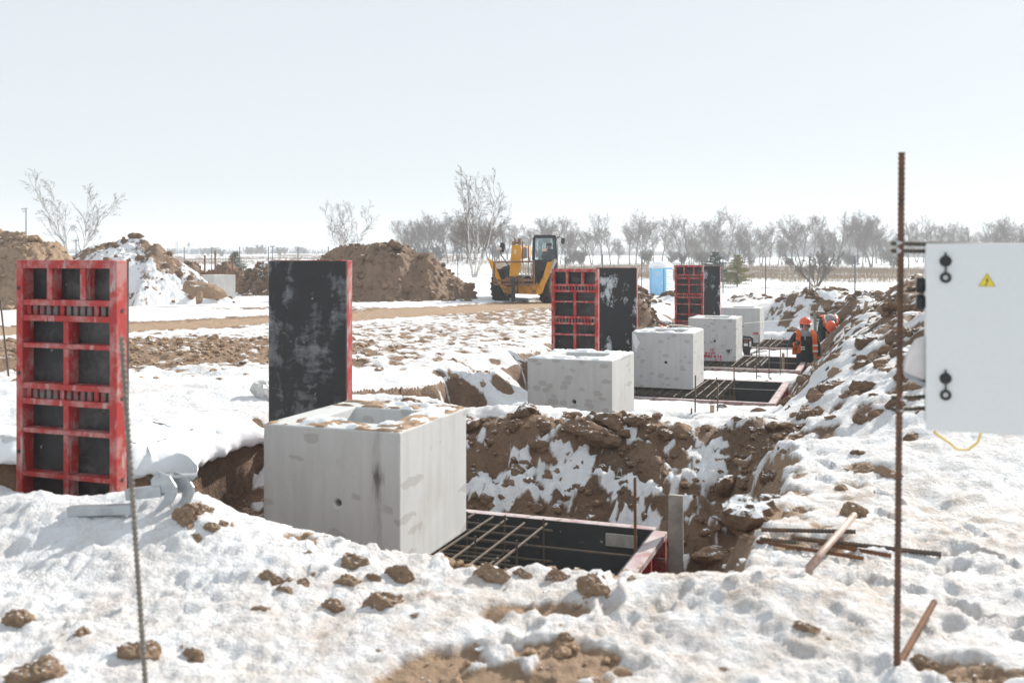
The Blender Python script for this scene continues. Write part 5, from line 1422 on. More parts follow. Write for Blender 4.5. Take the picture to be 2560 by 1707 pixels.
# --- the machine operator in the cab
J4 = {'pelvis': (0, .1, .0), 'spine': (0, .12, .2), 'chest': (0, .08, .40), 'neck': (0, .04, .58), 'head': (0, .02, .68), 'crown': (0, .03, .78), 'sh_l': (-.19, .06, .46), 'el_l': (-.25, -.12, .25), 'wr_l': (-.18, -.32, .30), 'sh_r': (.19, .06, .46), 'el_r': (.25, -.1, .24), 'wr_r': (.16, -.3, .28),
      'hip_l': (-.10, .02, -.02), 'kn_l': (-.13, -.40, .02), 'an_l': (-.13, -.42, -.38), 'toe_l': (-.13, -.56, -.42), 'hip_r': (.10, .02, -.02), 'kn_r': (.13, -.40, .02), 'an_r': (.13, -.42, -.38), 'toe_r': (.13, -.56, -.42)}
w4 = mk('person', body(J4, BONES, RAD, 1), None)
w4.location = (tx + 1.24, TD + .80, tz + 1.50); tag(w4, 'operator in dark clothes sitting in the telehandler cab', 'person')
w4.scale = (.92, .92, .92)
MB().lathe([(.10, .70), (.105, .74), (.09, .80), (.05, .83), (.01, .835)], 16, 'z', (0, .03, 0)).build('knit_cap', M_COAT, w4, smooth=True)
face_bits(w4, (0, .02, .68), (0, -1, 0), (0, 0, 1), (1, 0, 0))
hand(w4, (-.18, -.33, .30), (.2, -1, 0), (1, 0, .2)); hand(w4, (.16, -.31, .28), (-.2, -1, 0), (-1, 0, .2))

# ------------------------------------------------------------------ blue toilet cabin
M_BLUE = simple_mat('light_blue_plastic', (0.27, 0.56, 0.80), 0.45, var=0.08, scale=2)
M_BLUE_PALE = simple_mat('pale_blue_plastic', (0.50, 0.62, 0.74), 0.45, var=0.08)
M_WHITE = simple_mat('white_plastic', (0.80, 0.82, 0.84), 0.45, var=0.05)
def toilet():
    d = 54.0
    p = P(1653, 742, d); p.z = min(p.z, gz(p.x, p.y))
    rt = empty('portable_toilet', p, R(-31), 'light blue portable toilet cabin with white domed roof', 'toilet cabin')
    hz = CAM_H - (655 - HY) / FPX * d - p.z
    sc = hz / 2.3; rt.scale = (sc, sc, sc)
    a = .55
    MB().box(-a, a, -a, a, .12, 1.95).build('body', M_BLUE, rt, bevel=.02)
    MB().box(-a - .03, a + .03, -a - .03, a + .03, 0, .12).build('base_skid', M_BLUE, rt, bevel=.01)
    for x in (-a, a):
        for y in (-a, a): MB().box(x - .045, x + .045, y - .045, y + .045, .12, 2.0).build('corner_post', M_BLUE if y < 0 and x < 0 else M_WHITE if x > 0 and y > 0 else M_BLUE, rt, bevel=.015)
    arc = [(-.62, 1.93), (-.62, 2.12), (-.5, 2.15)] + [(.5 * math.sin(t), 2.12 + .2 * math.cos(t)) for t in np.linspace(-1.2, 1.2, 9)] + [(.5, 2.15), (.62, 2.12), (.62, 1.93), (.38, 1.93), (.3, 2.0), (-.3, 2.0), (-.38, 1.93)]
    roof = MB().prism(arc, -.62, .62).build('roof', M_WHITE, rt, bevel=.02)
    door = MB().box(-.38, .38, -a - .025, -a - .001, .18, 1.86).build('door', M_BLUE, rt, bevel=.015)
    MB().box(-.40, -.385, -a - .03, -a - .002, .18, 1.9).build('door_jamb', M_BLUE_PALE, rt); MB().box(.385, .41, -a - .035, -a - .002, .16, 1.92).build('door_jamb', simple_mat('dark_blue_gap', (.05, .18, .33), .5), rt)
    MB().prism([(-.42, 1.86), (-.3, 1.98), (.3, 1.98), (.42, 1.86), (.36, 1.84), (.26, 1.9), (-.26, 1.9), (-.36, 1.84)], -a - .05, -a).build('door_lintel', M_WHITE, rt, bevel=.01)
    for k in range(5): MB().box(-.2, .12, -a - .035, -a - .024, 1.40 + k * .06, 1.43 + k * .06).build('vent_slat', M_BLUE_PALE, door)
    MB().box(.27, .31, -a - .05, -a - .024, .86, .98).build('handle', M_WHITE, door, bevel=.008)
    MB().lathe([(.15, -a - .030), (.17, -a - .034), (.19, -a - .030)], 20, 'y', (-.08, 0, 1.02), False).build('embossed_ring', M_BLUE, door)
    for k in range(10):
        MB().prism([(a + .002, .28 + k * .155), (a + .05, .28 + k * .155), (a + .055, .30 + k * .155), (a + .002, .36 + k * .155)], -.44, .44).build('side_louvre', M_WHITE, rt)
    MB().tube([(.4, .4, 2.0), (.4, .4, 2.35)], .05, 10).build('vent_pipe', M_WHITE, rt)
toilet()

# ------------------------------------------------------------------ electric cabinet on its rebar stand, right foreground
M_CAB = simple_mat('light_grey_powder_coat', (0.76, 0.77, 0.77), 0.5, var=0.02, scale=60, bump=0.15)
M_SIGN = simple_mat('sign_yellow', (0.86, 0.66, 0.06), 0.5, var=0.04)
M_SOCK = simple_mat('black_plastic', (0.02, 0.02, 0.022), 0.5)
CROT = R(-20)
cb = empty('electric_cabinet', (1.422, 3.42, 0.905), CROT, 'light grey electric cabinet with a yellow warning triangle', 'cabinet')
W_, H_, D_ = 0.62, 0.64, 0.22
MB().box(0.004, W_ - .004, 0.016, D_, 0.004, H_ - .004).build('housing', M_CAB, cb, bevel=.006)
door = MB().box(0, W_, 0, 0.015, 0, H_).build('door', M_CAB, cb, bevel=.004)
for z in (0.535, 0.135):
    lk = MB().lathe([(.0005, -.008), (.012, -.009), (.018, -.007), (.0195, -.002), (.0195, 0)], 20, 'y', (.062, 0, z + .045)).build('lock_cover', M_SOCK, door, smooth=True)
    MB().prism([(.055, z + .05), (.069, z + .05), (.064, z + .075), (.060, z + .075)], -.007, 0).build('tab', M_SOCK, lk)
    MB().bar((.062, -.004, z + .028), (.062, -.004, z + .004), .005, .006).build('strap', M_SOCK, lk)
    t = MB(); pts = [(.062 + .0135 * math.cos(a), -.004, z - .011 + .0135 * math.sin(a)) for a in np.linspace(0, 2 * math.pi, 21)]
    t.tube(pts, .0052, 8, False); t.build('ring', M_SOCK, lk, smooth=True)
    MB().lathe([(.0005, -.0035), (.0085, -.003), (.009, 0)], 14, 'y', (.062, 0, z - .011)).build('lock', M_CHROME, lk)
sx, sz = .19, .495
sg = MB().prism([(sx - .027, sz), (sx + .027, sz), (sx + .001, sz + .045), (sx - .001, sz + .045)], -.0015, 0).build('warning_sign', M_SIGN, door)
for (a, b) in (((-.025, .0012), (.025, .0012)), ((.025, .0012), (0, .0428)), ((0, .0428), (-.025, .0012))):
    MB().bar((sx + a[0], -.0017, sz + a[1]), (sx + b[0], -.0017, sz + b[1]), .0006, .0011).build('border', M_SOCK, sg)
MB().prism([(sx + .003, sz + .033), (sx - .005, sz + .019), (sx + .0, sz + .019), (sx - .004, sz + .006), (sx - .0055, sz + .009), (sx - .006, sz + .002), (sx - .0005, sz + .004), (sx - .0025, sz + .0055), (sx + .006, sz + .0225), (sx + .001, sz + .0225)], -.0022, -.0012).build('lightning_bolt', M_SOCK, sg)
for z in (.495, .435):
    MB().lathe([(.018, .0), (.026, -.006), (.028, -.028), (.02, -.032)], 16, 'x', (0.004, .10, z)).build('side_socket', M_SOCK, cb, smooth=True)
ws = MB().prism([(.004, .315), (-.03, .30), (-.062, .245), (-.072, .20), (-.068, .175), (.004, .16)], .06, .15).build('socket_housing', simple_mat('off_white_plastic', (.72, .68, .67), .45), cb, bevel=.012)
MB().prism([(-.074, .192), (-.066, .172), (.004, .135), (.004, .155)], .055, .155).build('socket_lid', simple_mat('grey_plastic', (.35, .37, .40), .5), ws, bevel=.004)

st = empty('cabinet_stand', (1.36, 3.52, 0), 0, 'rusty steel bar stand carrying the electric cabinet', 'stand')
def rb(name, p, q, r, mat=M_RUST, parent=None, ribs=True, n=8):
    pts, rad = rebar_pts(p, q, r, ribs); return MB().tube(pts, rad, n).build(name, mat, parent)
g0 = gz(1.36, 3.52)
M_POLE = worn_mat('dull_brown_rust', (0.17, 0.085, 0.05), (0.085, 0.055, 0.045), (0.42, 0.62), 7, 0.85, 0.1)
rb('upright', (0, 0, g0 - .02), (.018, 0, 1.875), .0108, M_POLE, parent=st)
rb('upright', (.72, .0, g0 - .3), (.72, 0, 1.6), .0118, parent=st)
for z in (1.548, 1.522, 1.0, .958):
    rb('crossbar', (-.01, .02, z), (.74, .235 - .02, z - .01), .0075, M_STEEL, st)
    MB().lathe([(.0005, -.012), (.011, -.006), (.013, 0), (.011, .006), (.0005, .012)], 10, 'y', (.012, 0.0, z)).build('weld_bead', M_CHROME, st)
rb('foot', (0, 0, g0 + .02), (-.085, -.16, g0 - .03), .0118, parent=st)
gq = gz(1.70, 4.02)
_lift = max(gz(1.36 + .345 * t, 3.52 + .5 * t) - (g0 + (gq - g0) * t) for t in (.2, .35, .5, .65, .8, .95)) + .03
rb('foot', (.01, .01, g0 + .03), (.345, .5, gq + max(_lift, 0) + .05), .0125, parent=st, ribs=False)

M_CABLE_Y = simple_mat('yellow_cable', (0.75, 0.55, 0.10), 0.5)
def ground_cable(name, pix, r, mat, label, start=None, lift=0.01):
    pts = ([Vector(start)] if start is not None else []) + [ground_at(a * K, b * K) + Vector((0, 0, lift)) for a, b in pix]
    # smooth
    out = []
    for i in range(len(pts) - 1):
        p0, p1, p2, p3 = pts[max(i - 1, 0)], pts[i], pts[i + 1], pts[min(i + 2, len(pts) - 1)]
        for t in np.linspace(0, 1, 8, endpoint=False):
            out.append(0.5 * ((2 * p1) + (-p0 + p2) * t + (2 * p0 - 5 * p1 + 4 * p2 - p3) * t * t + (-p0 + 3 * p1 - 3 * p2 + p3) * t ** 3))
    out.append(pts[-1])
    o = MB().tube([p - out[0] for p in out], r, 6).build(name, mat, smooth=True); o.location = out[0]
    return tag(o, label, 'cable')
c0 = Vector((1.422, 3.42, .905)) + Vector((.08, .1, 0))
yc = [c0, c0 + Vector((.0, .02, -.03)), P(2372, 1105, 3.6), P(2392, 1122, 3.63), P(2420, 1124, 3.65), P(2445, 1105, 3.66), P(2460, 1060, 3.66), P(2465, 1000, 3.67)]
o = MB().tube([p - c0 for p in yc], .0045, 6).build('power_cable', M_CABLE_Y, smooth=True); o.location = c0; tag(o, 'yellow cable hanging from the bottom of the electric cabinet', 'cable')
ground_cable('power_cable', [(2285, 1008), (2270, 1035), (2285, 1065), (2320, 1085), (2380, 1105), (2440, 1110)], .005, M_SOCK, 'thin dark cable curving over the snow below the cabinet')

# ------------------------------------------------------------------ rods and pipes in front
rb_left = MB()
_pp, _rr = rebar_pts((0, 0, 0), (-.085, 0, 1.22), .0072)
rb_left = rb_left.tube(_pp, [r * (1.18 if r > .0075 else .95) for r in _rr], 8).build('rebar_rod', worn_mat('grey_rebar', (.17, .155, .14), (.30, .26, .20), (.5, .7), 30, .6, .3))
rb_left.location = (-1.21, 3.3, 0.02); tag(rb_left, 'thin ribbed rod standing upright in the foreground in front of the left red panel', 'rebar')
o = rod('rebar_rod', P(24, 965, 12), P(1, 752, 12), .012, M_STEEL, 'dark rod leaning at the far left edge of the picture')
LY = [((1748, 1238), (1968, 1247), .012, M_STEEL, 1, 'rearmost dark rod lying on the snow near the rusty post'), ((1738, 1277), (1985, 1312), .010, M_RUST, 1, 'front thin rusty rod lying on the snow near the rusty post'), ((1745, 1263), (1832, 1273), .012, M_STEEL, 1, 'short dark rod lying left of the pile near the rusty post'),
      ((1820, 1258), (2165, 1298), .013, M_STEEL, 1, 'long dark rod crossing behind the rusty post'), ((1880, 1277), (2050, 1302), .011, M_RUST, 1, 'thin rod lying along the long dark one')]
for a, b, r, mt, ribs, lab in LY:
    p, q = ground_at(a[0] * K, a[1] * K) + Vector((0, 0, .05)), ground_at(b[0] * K, b[1] * K) + Vector((0, 0, .05))
    rod('rebar_rod', p, q, r, mt, lab, ribs=True, group='rods lying near the rusty post')
p, q = ground_at(1862 * K, 1338 * K), ground_at(1962 * K, 1232 * K) + Vector((0, 0, .10))
pp = MB().tube([Vector((0, 0, -.03)), Vector((.0, .03, .06)), (q - p) * .35 + Vector((0, 0, .05)), q - p], [.017] * 4, 10).build('bent_pipe', worn_mat('pale_rusty_pipe', (.42, .30, .25), (.25, .12, .08), (.45, .65), 12, .6), smooth=True)
pp.location = p; tag(pp, 'pale rusty pipe with a bent end lying across the dark rods', 'pipe')
p, q = ground_at(2067, 937) + Vector((0, 0, .04)), ground_at(2190, 825) + Vector((0, 0, .06)); rod('rebar_rod', p, q, .02, M_STEEL, 'long dark rod lying up the slope of the right heap')
for px, ty, lean, lab in ((2150, 770, -.25, 'short grey board sticking out of the right heap'), (2161, 766, .2, 'short pale board sticking out of the right heap')):
    g = ground_at(px, 784); stake('wooden_stake', g, .16 if lean < 0 else .22, .06, .03, M_WOOD_GREY if lean < 0 else M_WOOD, lab, 'board', None, (lean, 0))
g = P(2038, 835, 27.4); g.z = gz(g.x, g.y); stake('wooden_stake', g, P(2038, 783, 27.4).z - g.z, .075, .04, M_WOOD_GREY, 'tall weathered board standing between the two workers', 'board')
a, b = P(1860, 808, 22.8), P(2036, 791, 27.4)
o = MB().tube([(0, 0, 0), (b - a) * .5 + Vector((0, 0, -.02)), b - a], .006, 5).build('string_line', simple_mat('white_string', (.75, .74, .7), .8)); o.location = a; tag(o, 'white string stretched from the lettered block to the tall board', 'string')
a, b = P(1672, 812, 19.6), P(1738, 818, 21.0)
o = MB().tube([(0, 0, 0), (b - a) * .5 + Vector((0, 0, .01)), b - a], .012, 5).build('rope', simple_mat('pale_rope', (.6, .56, .5), .8)); o.location = a; tag(o, 'pale rope from the crouching worker to the lettered block', 'rope')

# galvanised formwork clamps half buried in snow
M_ZINC = worn_mat('galvanised_steel', (0.46, 0.49, 0.51), (0.33, 0.35, 0.37), (0.45, 0.65), 9, 0.42, 0.55)
u = 1 / 2209 / 5.2 * 5.35 * 1.0
def zp(pts, x0, y0): return [((x - x0) * u, (y0 - y) * u) for x, y in pts]
gcl = ground_at(395, 1305)
c1 = empty('formwork_clamp', gcl + Vector((0, 0, .01)), R(-8), 'galvanised formwork clamp with two curved hooks lying in the snow', 'clamp', 'galvanised formwork clamps')
hook = zp([(1680, 425), (1760, 325), (1900, 380), (1975, 490), (1980, 560), (1930, 660), (1740, 800), (1712, 775), (1830, 620), (1845, 560), (1700, 560)], 1760, 810)
MB().prism(hook, -.006, .006).build('hook', M_ZINC, c1, bevel=.002)
h2 = MB().prism([(x + .058, z - .0) for x, z in hook], -.006, .006).build('hook', M_ZINC, c1, bevel=.002); h2.location = (0, .07, -.015)
MB().bar(Vector((-.17, .01, .10)), Vector((.02, .01, .125)), .05, .055).build('bar', M_ZINC, c1, bevel=.004)
MB().bar(Vector((.0, .03, .19)), Vector((.15, .12, .185)), .06, .012).build('wedge', M_ZINC, c1, bevel=.002)
MB().bar(Vector((-.45, -.05, .02)), Vector((-.10, -.06, .045)), .05, .05).build('slide_rail', M_ZINC, c1, bevel=.005)
MB().lathe([(.001, -.012), (.012, -.01), (.012, -.004)], 10, 'y', zp([(1760, 375)], 1760, 810)[0][0:1] + (0, zp([(1760, 375)], 1760, 810)[0][1])).build('bolt', M_ZINC, c1)
g2 = ground_at(160, 1245)
c2 = empty('formwork_clamp', g2 + Vector((0, 0, .0)), R(10), 'galvanised formwork clamp with open jaws at the foot of the left red panel', 'clamp', 'galvanised formwork clamps')
MB().bar((-.28, .02, .02), (0, .02, .12), .07, .05).build('bar', M_ZINC, c2, bevel=.004)
MB().prism([(-.02, .14), (.0, .145), (.03, .06), (.075, .02), (.085, -.04), (.05, -.05), (.02, .0)], -.01, .0).build('jaw', M_ZINC, c2, bevel=.002)
MB().prism([(.02, .16), (.045, .165), (.09, .05), (.115, .04), (.12, .12), (.13, .12), (.135, .0), (.09, -.02)], .05, .06).build('jaw', M_ZINC, c2, bevel=.002)
MB().prism([(.05, .09), (.062, .09), (.064, .02), (.048, .02)], -.03, .04).build('pin', M_ZINC, c2, bevel=.002)

# crumpled clear plastic beside the black panel
def plastic():
    m = clod_mesh(777, 3, (.16, .14, .17)); v = np.array([p.co[:] for p in m.vertices]); v *= (1 + .25 * perlin(v[:, 0] * 22, v[:, 1] * 22 + v[:, 2] * 18, 3))[:, None]; m.vertices.foreach_set('co', v.ravel())
    for p in m.polygons: p.use_smooth = False
    o = mk('plastic_wrap', m, simple_mat('clear_plastic_wrap', (.62, .62, .6), .15, var=.2, scale=25)); d = 10.5; q = P(665, 905, d); o.location = (q.x, d, q.z)
    o.location.z = gz(q.x, d) + .1; tag(o, 'crumpled clear plastic wrap at the left edge of the black panel', 'plastic wrap')
plastic()

# black machine beside the lettered block
mm = P(1869, 880, 23.0)
mc = empty('power_unit', mm, R(-10), 'black power unit with white and red stickers beside the lettered block', 'machine')
MB().prism([(-.11, .02), (-.13, .20), (-.12, .34), (-.08, .385), (.09, .37), (.125, .32), (.12, .2), (.06, .05), (.03, -.12), (-.06, -.12)], -.12, .14).build('casing', M_BLACK, mc, bevel=.02)
MB().box(-.1, .06, -.126, -.12, .31, .325).build('trim', M_CHROME, mc)
MB().box(-.09, .0, -.126, -.12, .15, .21).build('sticker', M_WHITE, mc); MB().box(-.085, -.005, -.126, -.12, .24, .265).build('sticker', simple_mat('brown_sticker', (.4, .15, .06), .5), mc)
MB().box(.035, .075, -.126, -.12, .26, .29).build('sticker', simple_mat('red_sticker', (.7, .08, .06), .5), mc); MB().box(.035, .075, -.126, -.12, .13, .255).build('sticker', M_WHITE, mc)
for i, (dx, dz, rr, l) in enumerate(((.16, -.12, .5, .35), (.2, -.15, -.3, .4), (.28, -.2, .15, .45))):
    q = mm + Vector((dx, .1 * i, 0)); q.z = gz(q.x, q.y) + .06
    o = MB().bar((-l / 2, 0, 0), (l / 2, .05, rr * l), .05, .02).build('timber_batten', M_WOOD_GREY); o.location = q; tag(o, ['upper', 'middle', 'lower'][i] + ' pale board of the litter right of the black power unit', 'board')

# ------------------------------------------------------------------ bare trees
M_BARK = simple_mat('grey_bark', (0.115, 0.10, 0.09), 0.9, var=0.25)
M_BIRCH = worn_mat('birch_bark', (0.62, 0.59, 0.56), (0.10, 0.09, 0.085), (0.56, 0.62), 3.0, 0.8, stretch=(1, 1, 4))
M_TWIG = simple_mat('twigs', (0.125, 0.095, 0.075), 0.9, var=0.2)

def bare_tree(seed, H, stems=1, spread=0.5, up=0.35, r0=0.13, levels=4, droop=0.0, kids=(9, 6, 5, 4), wmin=0.006, first=0.25, lean=0.12, ratio=(0.42, 0.5, 0.5, 0.5)):
    rnd = random.Random(seed)
    trunk, crown = MB(), MB()
    def grow(p, d, L, r, lev):
        segs = 5 if lev == 0 else (4 if lev == 1 else 3)
        pts, rads, dirs = [p], [r], [d]
        for i in range(segs):
            j = 0.10 if lev == 0 else 0.2
            d = (d + Vector((rnd.gauss(0, j), rnd.gauss(0, j), rnd.gauss(0, j * .6)))).normalized()
            if lev > 0: d = (d + Vector((0, 0, (up if lev < 3 else up * .5) * .25 - droop * (lev >= 2) * .35))).normalized()
            p = p + d * (L / segs); pts.append(p); dirs.append(d)
            rads.append(max(wmin, r * (1 - .82 * (i + 1) / segs)))
        (trunk if lev == 0 else crown).tube(pts, rads, 6 if lev == 0 else (4 if lev == 1 else 3), False)
        if lev >= levels: return
        n = kids[min(lev, len(kids) - 1)]
        for k in range(n):
            t = (first if lev == 0 else .18) + (1 - (first if lev == 0 else .18)) * (k + rnd.random()) / n
            f = t * segs; i = min(int(f), segs - 1); q = pts[i].lerp(pts[i + 1], f - i); dd = dirs[i + 1]
            side = dd.cross(Vector((rnd.gauss(0, 1), rnd.gauss(0, 1), rnd.gauss(0, 1)))).normalized()
            a = spread * rnd.uniform(.7, 1.3)
            nd = (dd * math.cos(a) + side * math.sin(a)).normalized()
            grow(q, nd, L * ratio[min(lev, 3)] * (1.15 - .55 * t) * rnd.uniform(.75, 1.2), max(wmin, r * (.62 - .3 * t)), lev + 1)
    for s in range(stems):
        a = 2 * math.pi * s / stems + rnd.random(); l = lean * (0 if stems == 1 else rnd.uniform(.6, 1.5))
        grow(Vector((math.cos(a) * .08 * (stems > 1), math.sin(a) * .08 * (stems > 1), -.15)), Vector((math.cos(a) * l, math.sin(a) * l, 1)).normalized(), H * rnd.uniform(.8, 1.0), r0 * rnd.uniform(.8, 1.1), 0)
    return trunk.mesh('trunk'), crown.mesh('crown')

def plant(name, meshes, loc, rz, sc, label, cat, group, bark, twig):
    e = empty(name, loc, rz, label, cat, group); e.scale = (sc, sc, sc)
    for nm, me, mt in (('trunk', meshes[0], bark), ('crown', meshes[1], twig)):
        if not me.materials: me.materials.append(mt)
        o = bpy.data.objects.new(nm, me); COL.objects.link(o); o.parent = e
    return e
VAR = [bare_tree(500 + k, 9.0, 1 if k % 3 else 2, .66, .42, .17, 4, 0, (11, 7, 6, 3), .013, .22, .2, ratio=(.52, .55, .5, .5)) for k in range(6)]
rt = random.Random(42)
xs, x = [], 1015
while x < 2760:
    xs.append(x); x += rt.uniform(7, 29) if x > 1240 else rt.uniform(10, 20)
for i, px in enumerate(xs):
    d = rt.uniform(165, 235) if px > 1250 else rt.uniform(150, 185)
    X = (px - CX) / FPX * d; z = float(macro(np.array([X]), np.array([d]))[0][0])
    top = rt.triangular(530, 604, 562) if px > 1300 else 548 + abs(px - 1110) * .12
    sc = (CAM_H - (top - HY) / FPX * d - z) / 9.3
    plant('bare_tree', VAR[i % 6], (X, d, z), rt.uniform(0, 6.3), sc, 'bare deciduous tree in the hazy row beyond the snowy field', 'tree', 'row of bare trees beyond the field', M_BARK, M_TWIG)
BIR = [bare_tree(600 + k, 7.6, n, .42, .35, .06, 4, dr, (9, 5, 4, 3), .0065, .18, .32, ratio=(.34, .5, .5, .5)) for k, (n, dr) in enumerate(((4, .35), (5, .3), (7, .3)))]
for k, (px, top, d, lab) in enumerate(((185, 436, 92, 'slender white stemmed birch clump between the two left heaps'), (855, 500, 88, 'bare birch clump rising behind the bare brown heap'), (1185, 440, 67, 'tall bare birch clump between the brown heap and the telehandler'))):
    X = (px - CX) / FPX * d; z = gz(X, d)
    plant('birch_tree', BIR[k], (X, d, z), k * 1.3 + .4, (CAM_H - (top - HY) / FPX * d - z) / 7.9, lab, 'birch tree', None, M_BIRCH, M_TWIG)
SH = bare_tree(650, 2.6, 8, .5, .4, .05, 3, 0, (8, 6, 4), .008, .2, .55)
for px, hpx, d, lab in ((2040, 90, 70, 'spreading bare shrub on the field above the walking worker'), (2700, 100, 90, 'bare shrub behind the electric cabinet')):
    X = (px - CX) / FPX * d; plant('bare_shrub', SH, (X, d, gz(X, d)), .3, hpx / FPX * d / 2.5, lab, 'shrub', None, M_BARK, M_TWIG)
# faint bushes far left
BU = bare_tree(660, 3.0, 7, .6, .4, .05, 3, 0, (7, 6, 5), .03, .1, .4)
for i, px in enumerate((505, 520, 540, 555, 620, 628, 640, 652, 663, 700, 712, 745, 760, 590, 430, 920)):
    d = rt.uniform(330, 420); X = (px - CX) / FPX * d; z = float(macro(np.array([X]), np.array([d]))[0][0])
    plant('bare_shrub', BU, (X, d, z), i * 1.1, rt.uniform(.7, 1.5), 'faint bare bush on the hazy horizon left of the brown heap', 'shrub', 'bushes on the hazy horizon', M_BARK, M_TWIG)

for i in range(34):
    px = rt.uniform(1020, 2600); d = rt.uniform(160, 230); X = (px - CX) / FPX * d; z = float(macro(np.array([X]), np.array([d]))[0][0])
    plant('bare_shrub', BU, (X, d, z), i * 1.7, rt.uniform(.5, 1.15), 'low bare bush in the undergrowth of the hazy tree row', 'shrub', 'undergrowth of the tree row', M_BARK, M_TWIG)
# conifers
def conifer(seed, H, col, sparse=1.0):
    rnd = random.Random(seed); tr = MB().tube([(0, 0, -.1), (0, 0, H * .5), (.02, 0, H)], [.05 * H / 2.2, .03 * H / 2.2, .006], 6)
    v, f = [], []
    def needle(p, d, L):
        d = (d + Vector((rnd.gauss(0, .5), rnd.gauss(0, .5), rnd.gauss(0, .4)))).normalized(); s = d.cross(Vector((rnd.random(), rnd.random(), rnd.random()))).normalized() * .011
        o = len(v); v.extend([tuple(p - s), tuple(p + s), tuple(p + d * L)]); f.append((o, o + 1, o + 2))
    lev = int(16 * sparse)
    for i in range(lev):
        z = H * (.08 + .9 * i / lev); L = (1 - i / lev) ** .7 * H * .56 + .06
        for k in range(7):
            a = rnd.random() * 6.28; d = Vector((math.cos(a), math.sin(a), rnd.uniform(.05, .35))).normalized(); l = L * rnd.uniform(.65, 1.1)
            for m in range(int(26 * l / .5) + 6):
                t = (m + rnd.random()) / (int(26 * l / .5) + 6); p = Vector((0, 0, z)) + d * (l * t) + Vector((rnd.gauss(0, .03), rnd.gauss(0, .03), -.12 * t * t * l + rnd.gauss(0, .03)))
                for _ in range(3): needle(p, d, .11)
    me = bpy.data.meshes.new('crown'); me.from_pydata(v, [], f)
    return tr.mesh('trunk'), me
for px, by, ty, d, col, lab, sd in ((1843, 716, 635, 69, (0.24, 0.21, 0.05), 'yellow green young fir by the fence right of the distant panels', 1), (1788, 712, 626, 72, (0.035, 0.06, 0.04), 'dark green young pine behind the distant red panel', 2), (588, 668, 628, 74, (0.09, 0.10, 0.035), 'small young fir behind the pale far block', 3)):
    X = (px - CX) / FPX * d; z = gz(X, d); H = CAM_H - (ty - HY) / FPX * d - z
    t_, c_ = conifer(sd, H, col); plant('fir_tree', (t_, c_), (X, d, z), 0, 1, lab, 'fir tree', None, M_BARK, simple_mat('needles.%d' % sd, col, .7, var=.4, scale=3))

# dry grass on the field and the far wood, too many blades to count
def blades(name, n, sampler, hlo, hhi, w, mat, label, seed):
    rnd = np.random.default_rng(seed); x, y = sampler(rnd, n); z = macro(x, y)[0]
    h = rnd.uniform(hlo, hhi, n); a = rnd.uniform(0, 6.28, n); lx, ly = rnd.normal(0, .25, n) * h, rnd.normal(0, .25, n) * h
    ww = w * rnd.uniform(.6, 1.4, n)
    V = np.stack([np.stack([x - np.cos(a) * ww, y - np.sin(a) * ww, z - .02], -1), np.stack([x + np.cos(a) * ww, y + np.sin(a) * ww, z - .02], -1), np.stack([x + lx, y + ly, z + h], -1)], 1).reshape(-1, 3)
    me = bpy.data.meshes.new(name); me.from_pydata(V.tolist(), [], np.arange(3 * n).reshape(-1, 3).tolist())
    o = mk(name, me, mat); tag(o, label, kind='stuff')
M_GRASS = simple_mat('dry_grass', (0.30, 0.215, 0.13), .9, var=.3, scale=.4)
def gr(rnd, n):
    y = 64 + 80 * rnd.random(n) ** .75; x = y * rnd.uniform(-.02, .62, n)
    k = fbm(x * .09, y * .06, 3, 301) + .9 * S(76, 100, y) > .22
    return x[k][:n], y[k][:n]
def blades_wrap(name, n, smp, *a):
    rng = np.random.default_rng(a[-1]); x, y = smp(rng, n); blades(name, len(x), lambda r, m: (x, y), *a)
blades_wrap('dry_grass', 60000, gr, .25, .75, .014, M_GRASS, 'tall dry grass over the snowy field on the right', 5)
def gr2(rnd, n):
    y = 90 + 240 * rnd.random(n); x = -y * rnd.uniform(-.02, .6, n); k = fbm(x * .05, y * .04, 3, 311) + .4 * S(120, 200, y) > .22
    return x[k], y[k]
blades_wrap('dry_grass', 26000, gr2, .25, .6, .03, M_GRASS, 'dry grass on the distant field on the left', 6)
def gr3(rnd, n):
    y = rnd.uniform(40, 44, n); x = rnd.uniform(-12.6, -9, n); return x, y
blades_wrap('dry_weeds', 160, gr3, .2, .5, .012, M_GRASS, 'dry weeds in front of the dark clod heap', 7)
M_WOODS = simple_mat('far_wood', (0.10, 0.095, 0.09), .95, var=.2)
def wood(rnd, n):
    y = rnd.uniform(430, 520, n); return y * rnd.uniform(.17, .62, n), y
blades_wrap('distant_woods', 9000, wood, 5.0, 10.0, .6, M_WOODS, 'hazy band of distant woods behind the tree row', 8)
def wood2(rnd, n):
    y = rnd.uniform(560, 640, n); x = y * np.where(rnd.random(n) < .6, rnd.uniform(-.12, .17, n), rnd.uniform(-.6, -.12, n)); return x, y
blades_wrap('distant_hedge', 3200, wood2, 1.5, 4.0, .6, M_WOODS, 'faint hedge line along the horizon', 9)

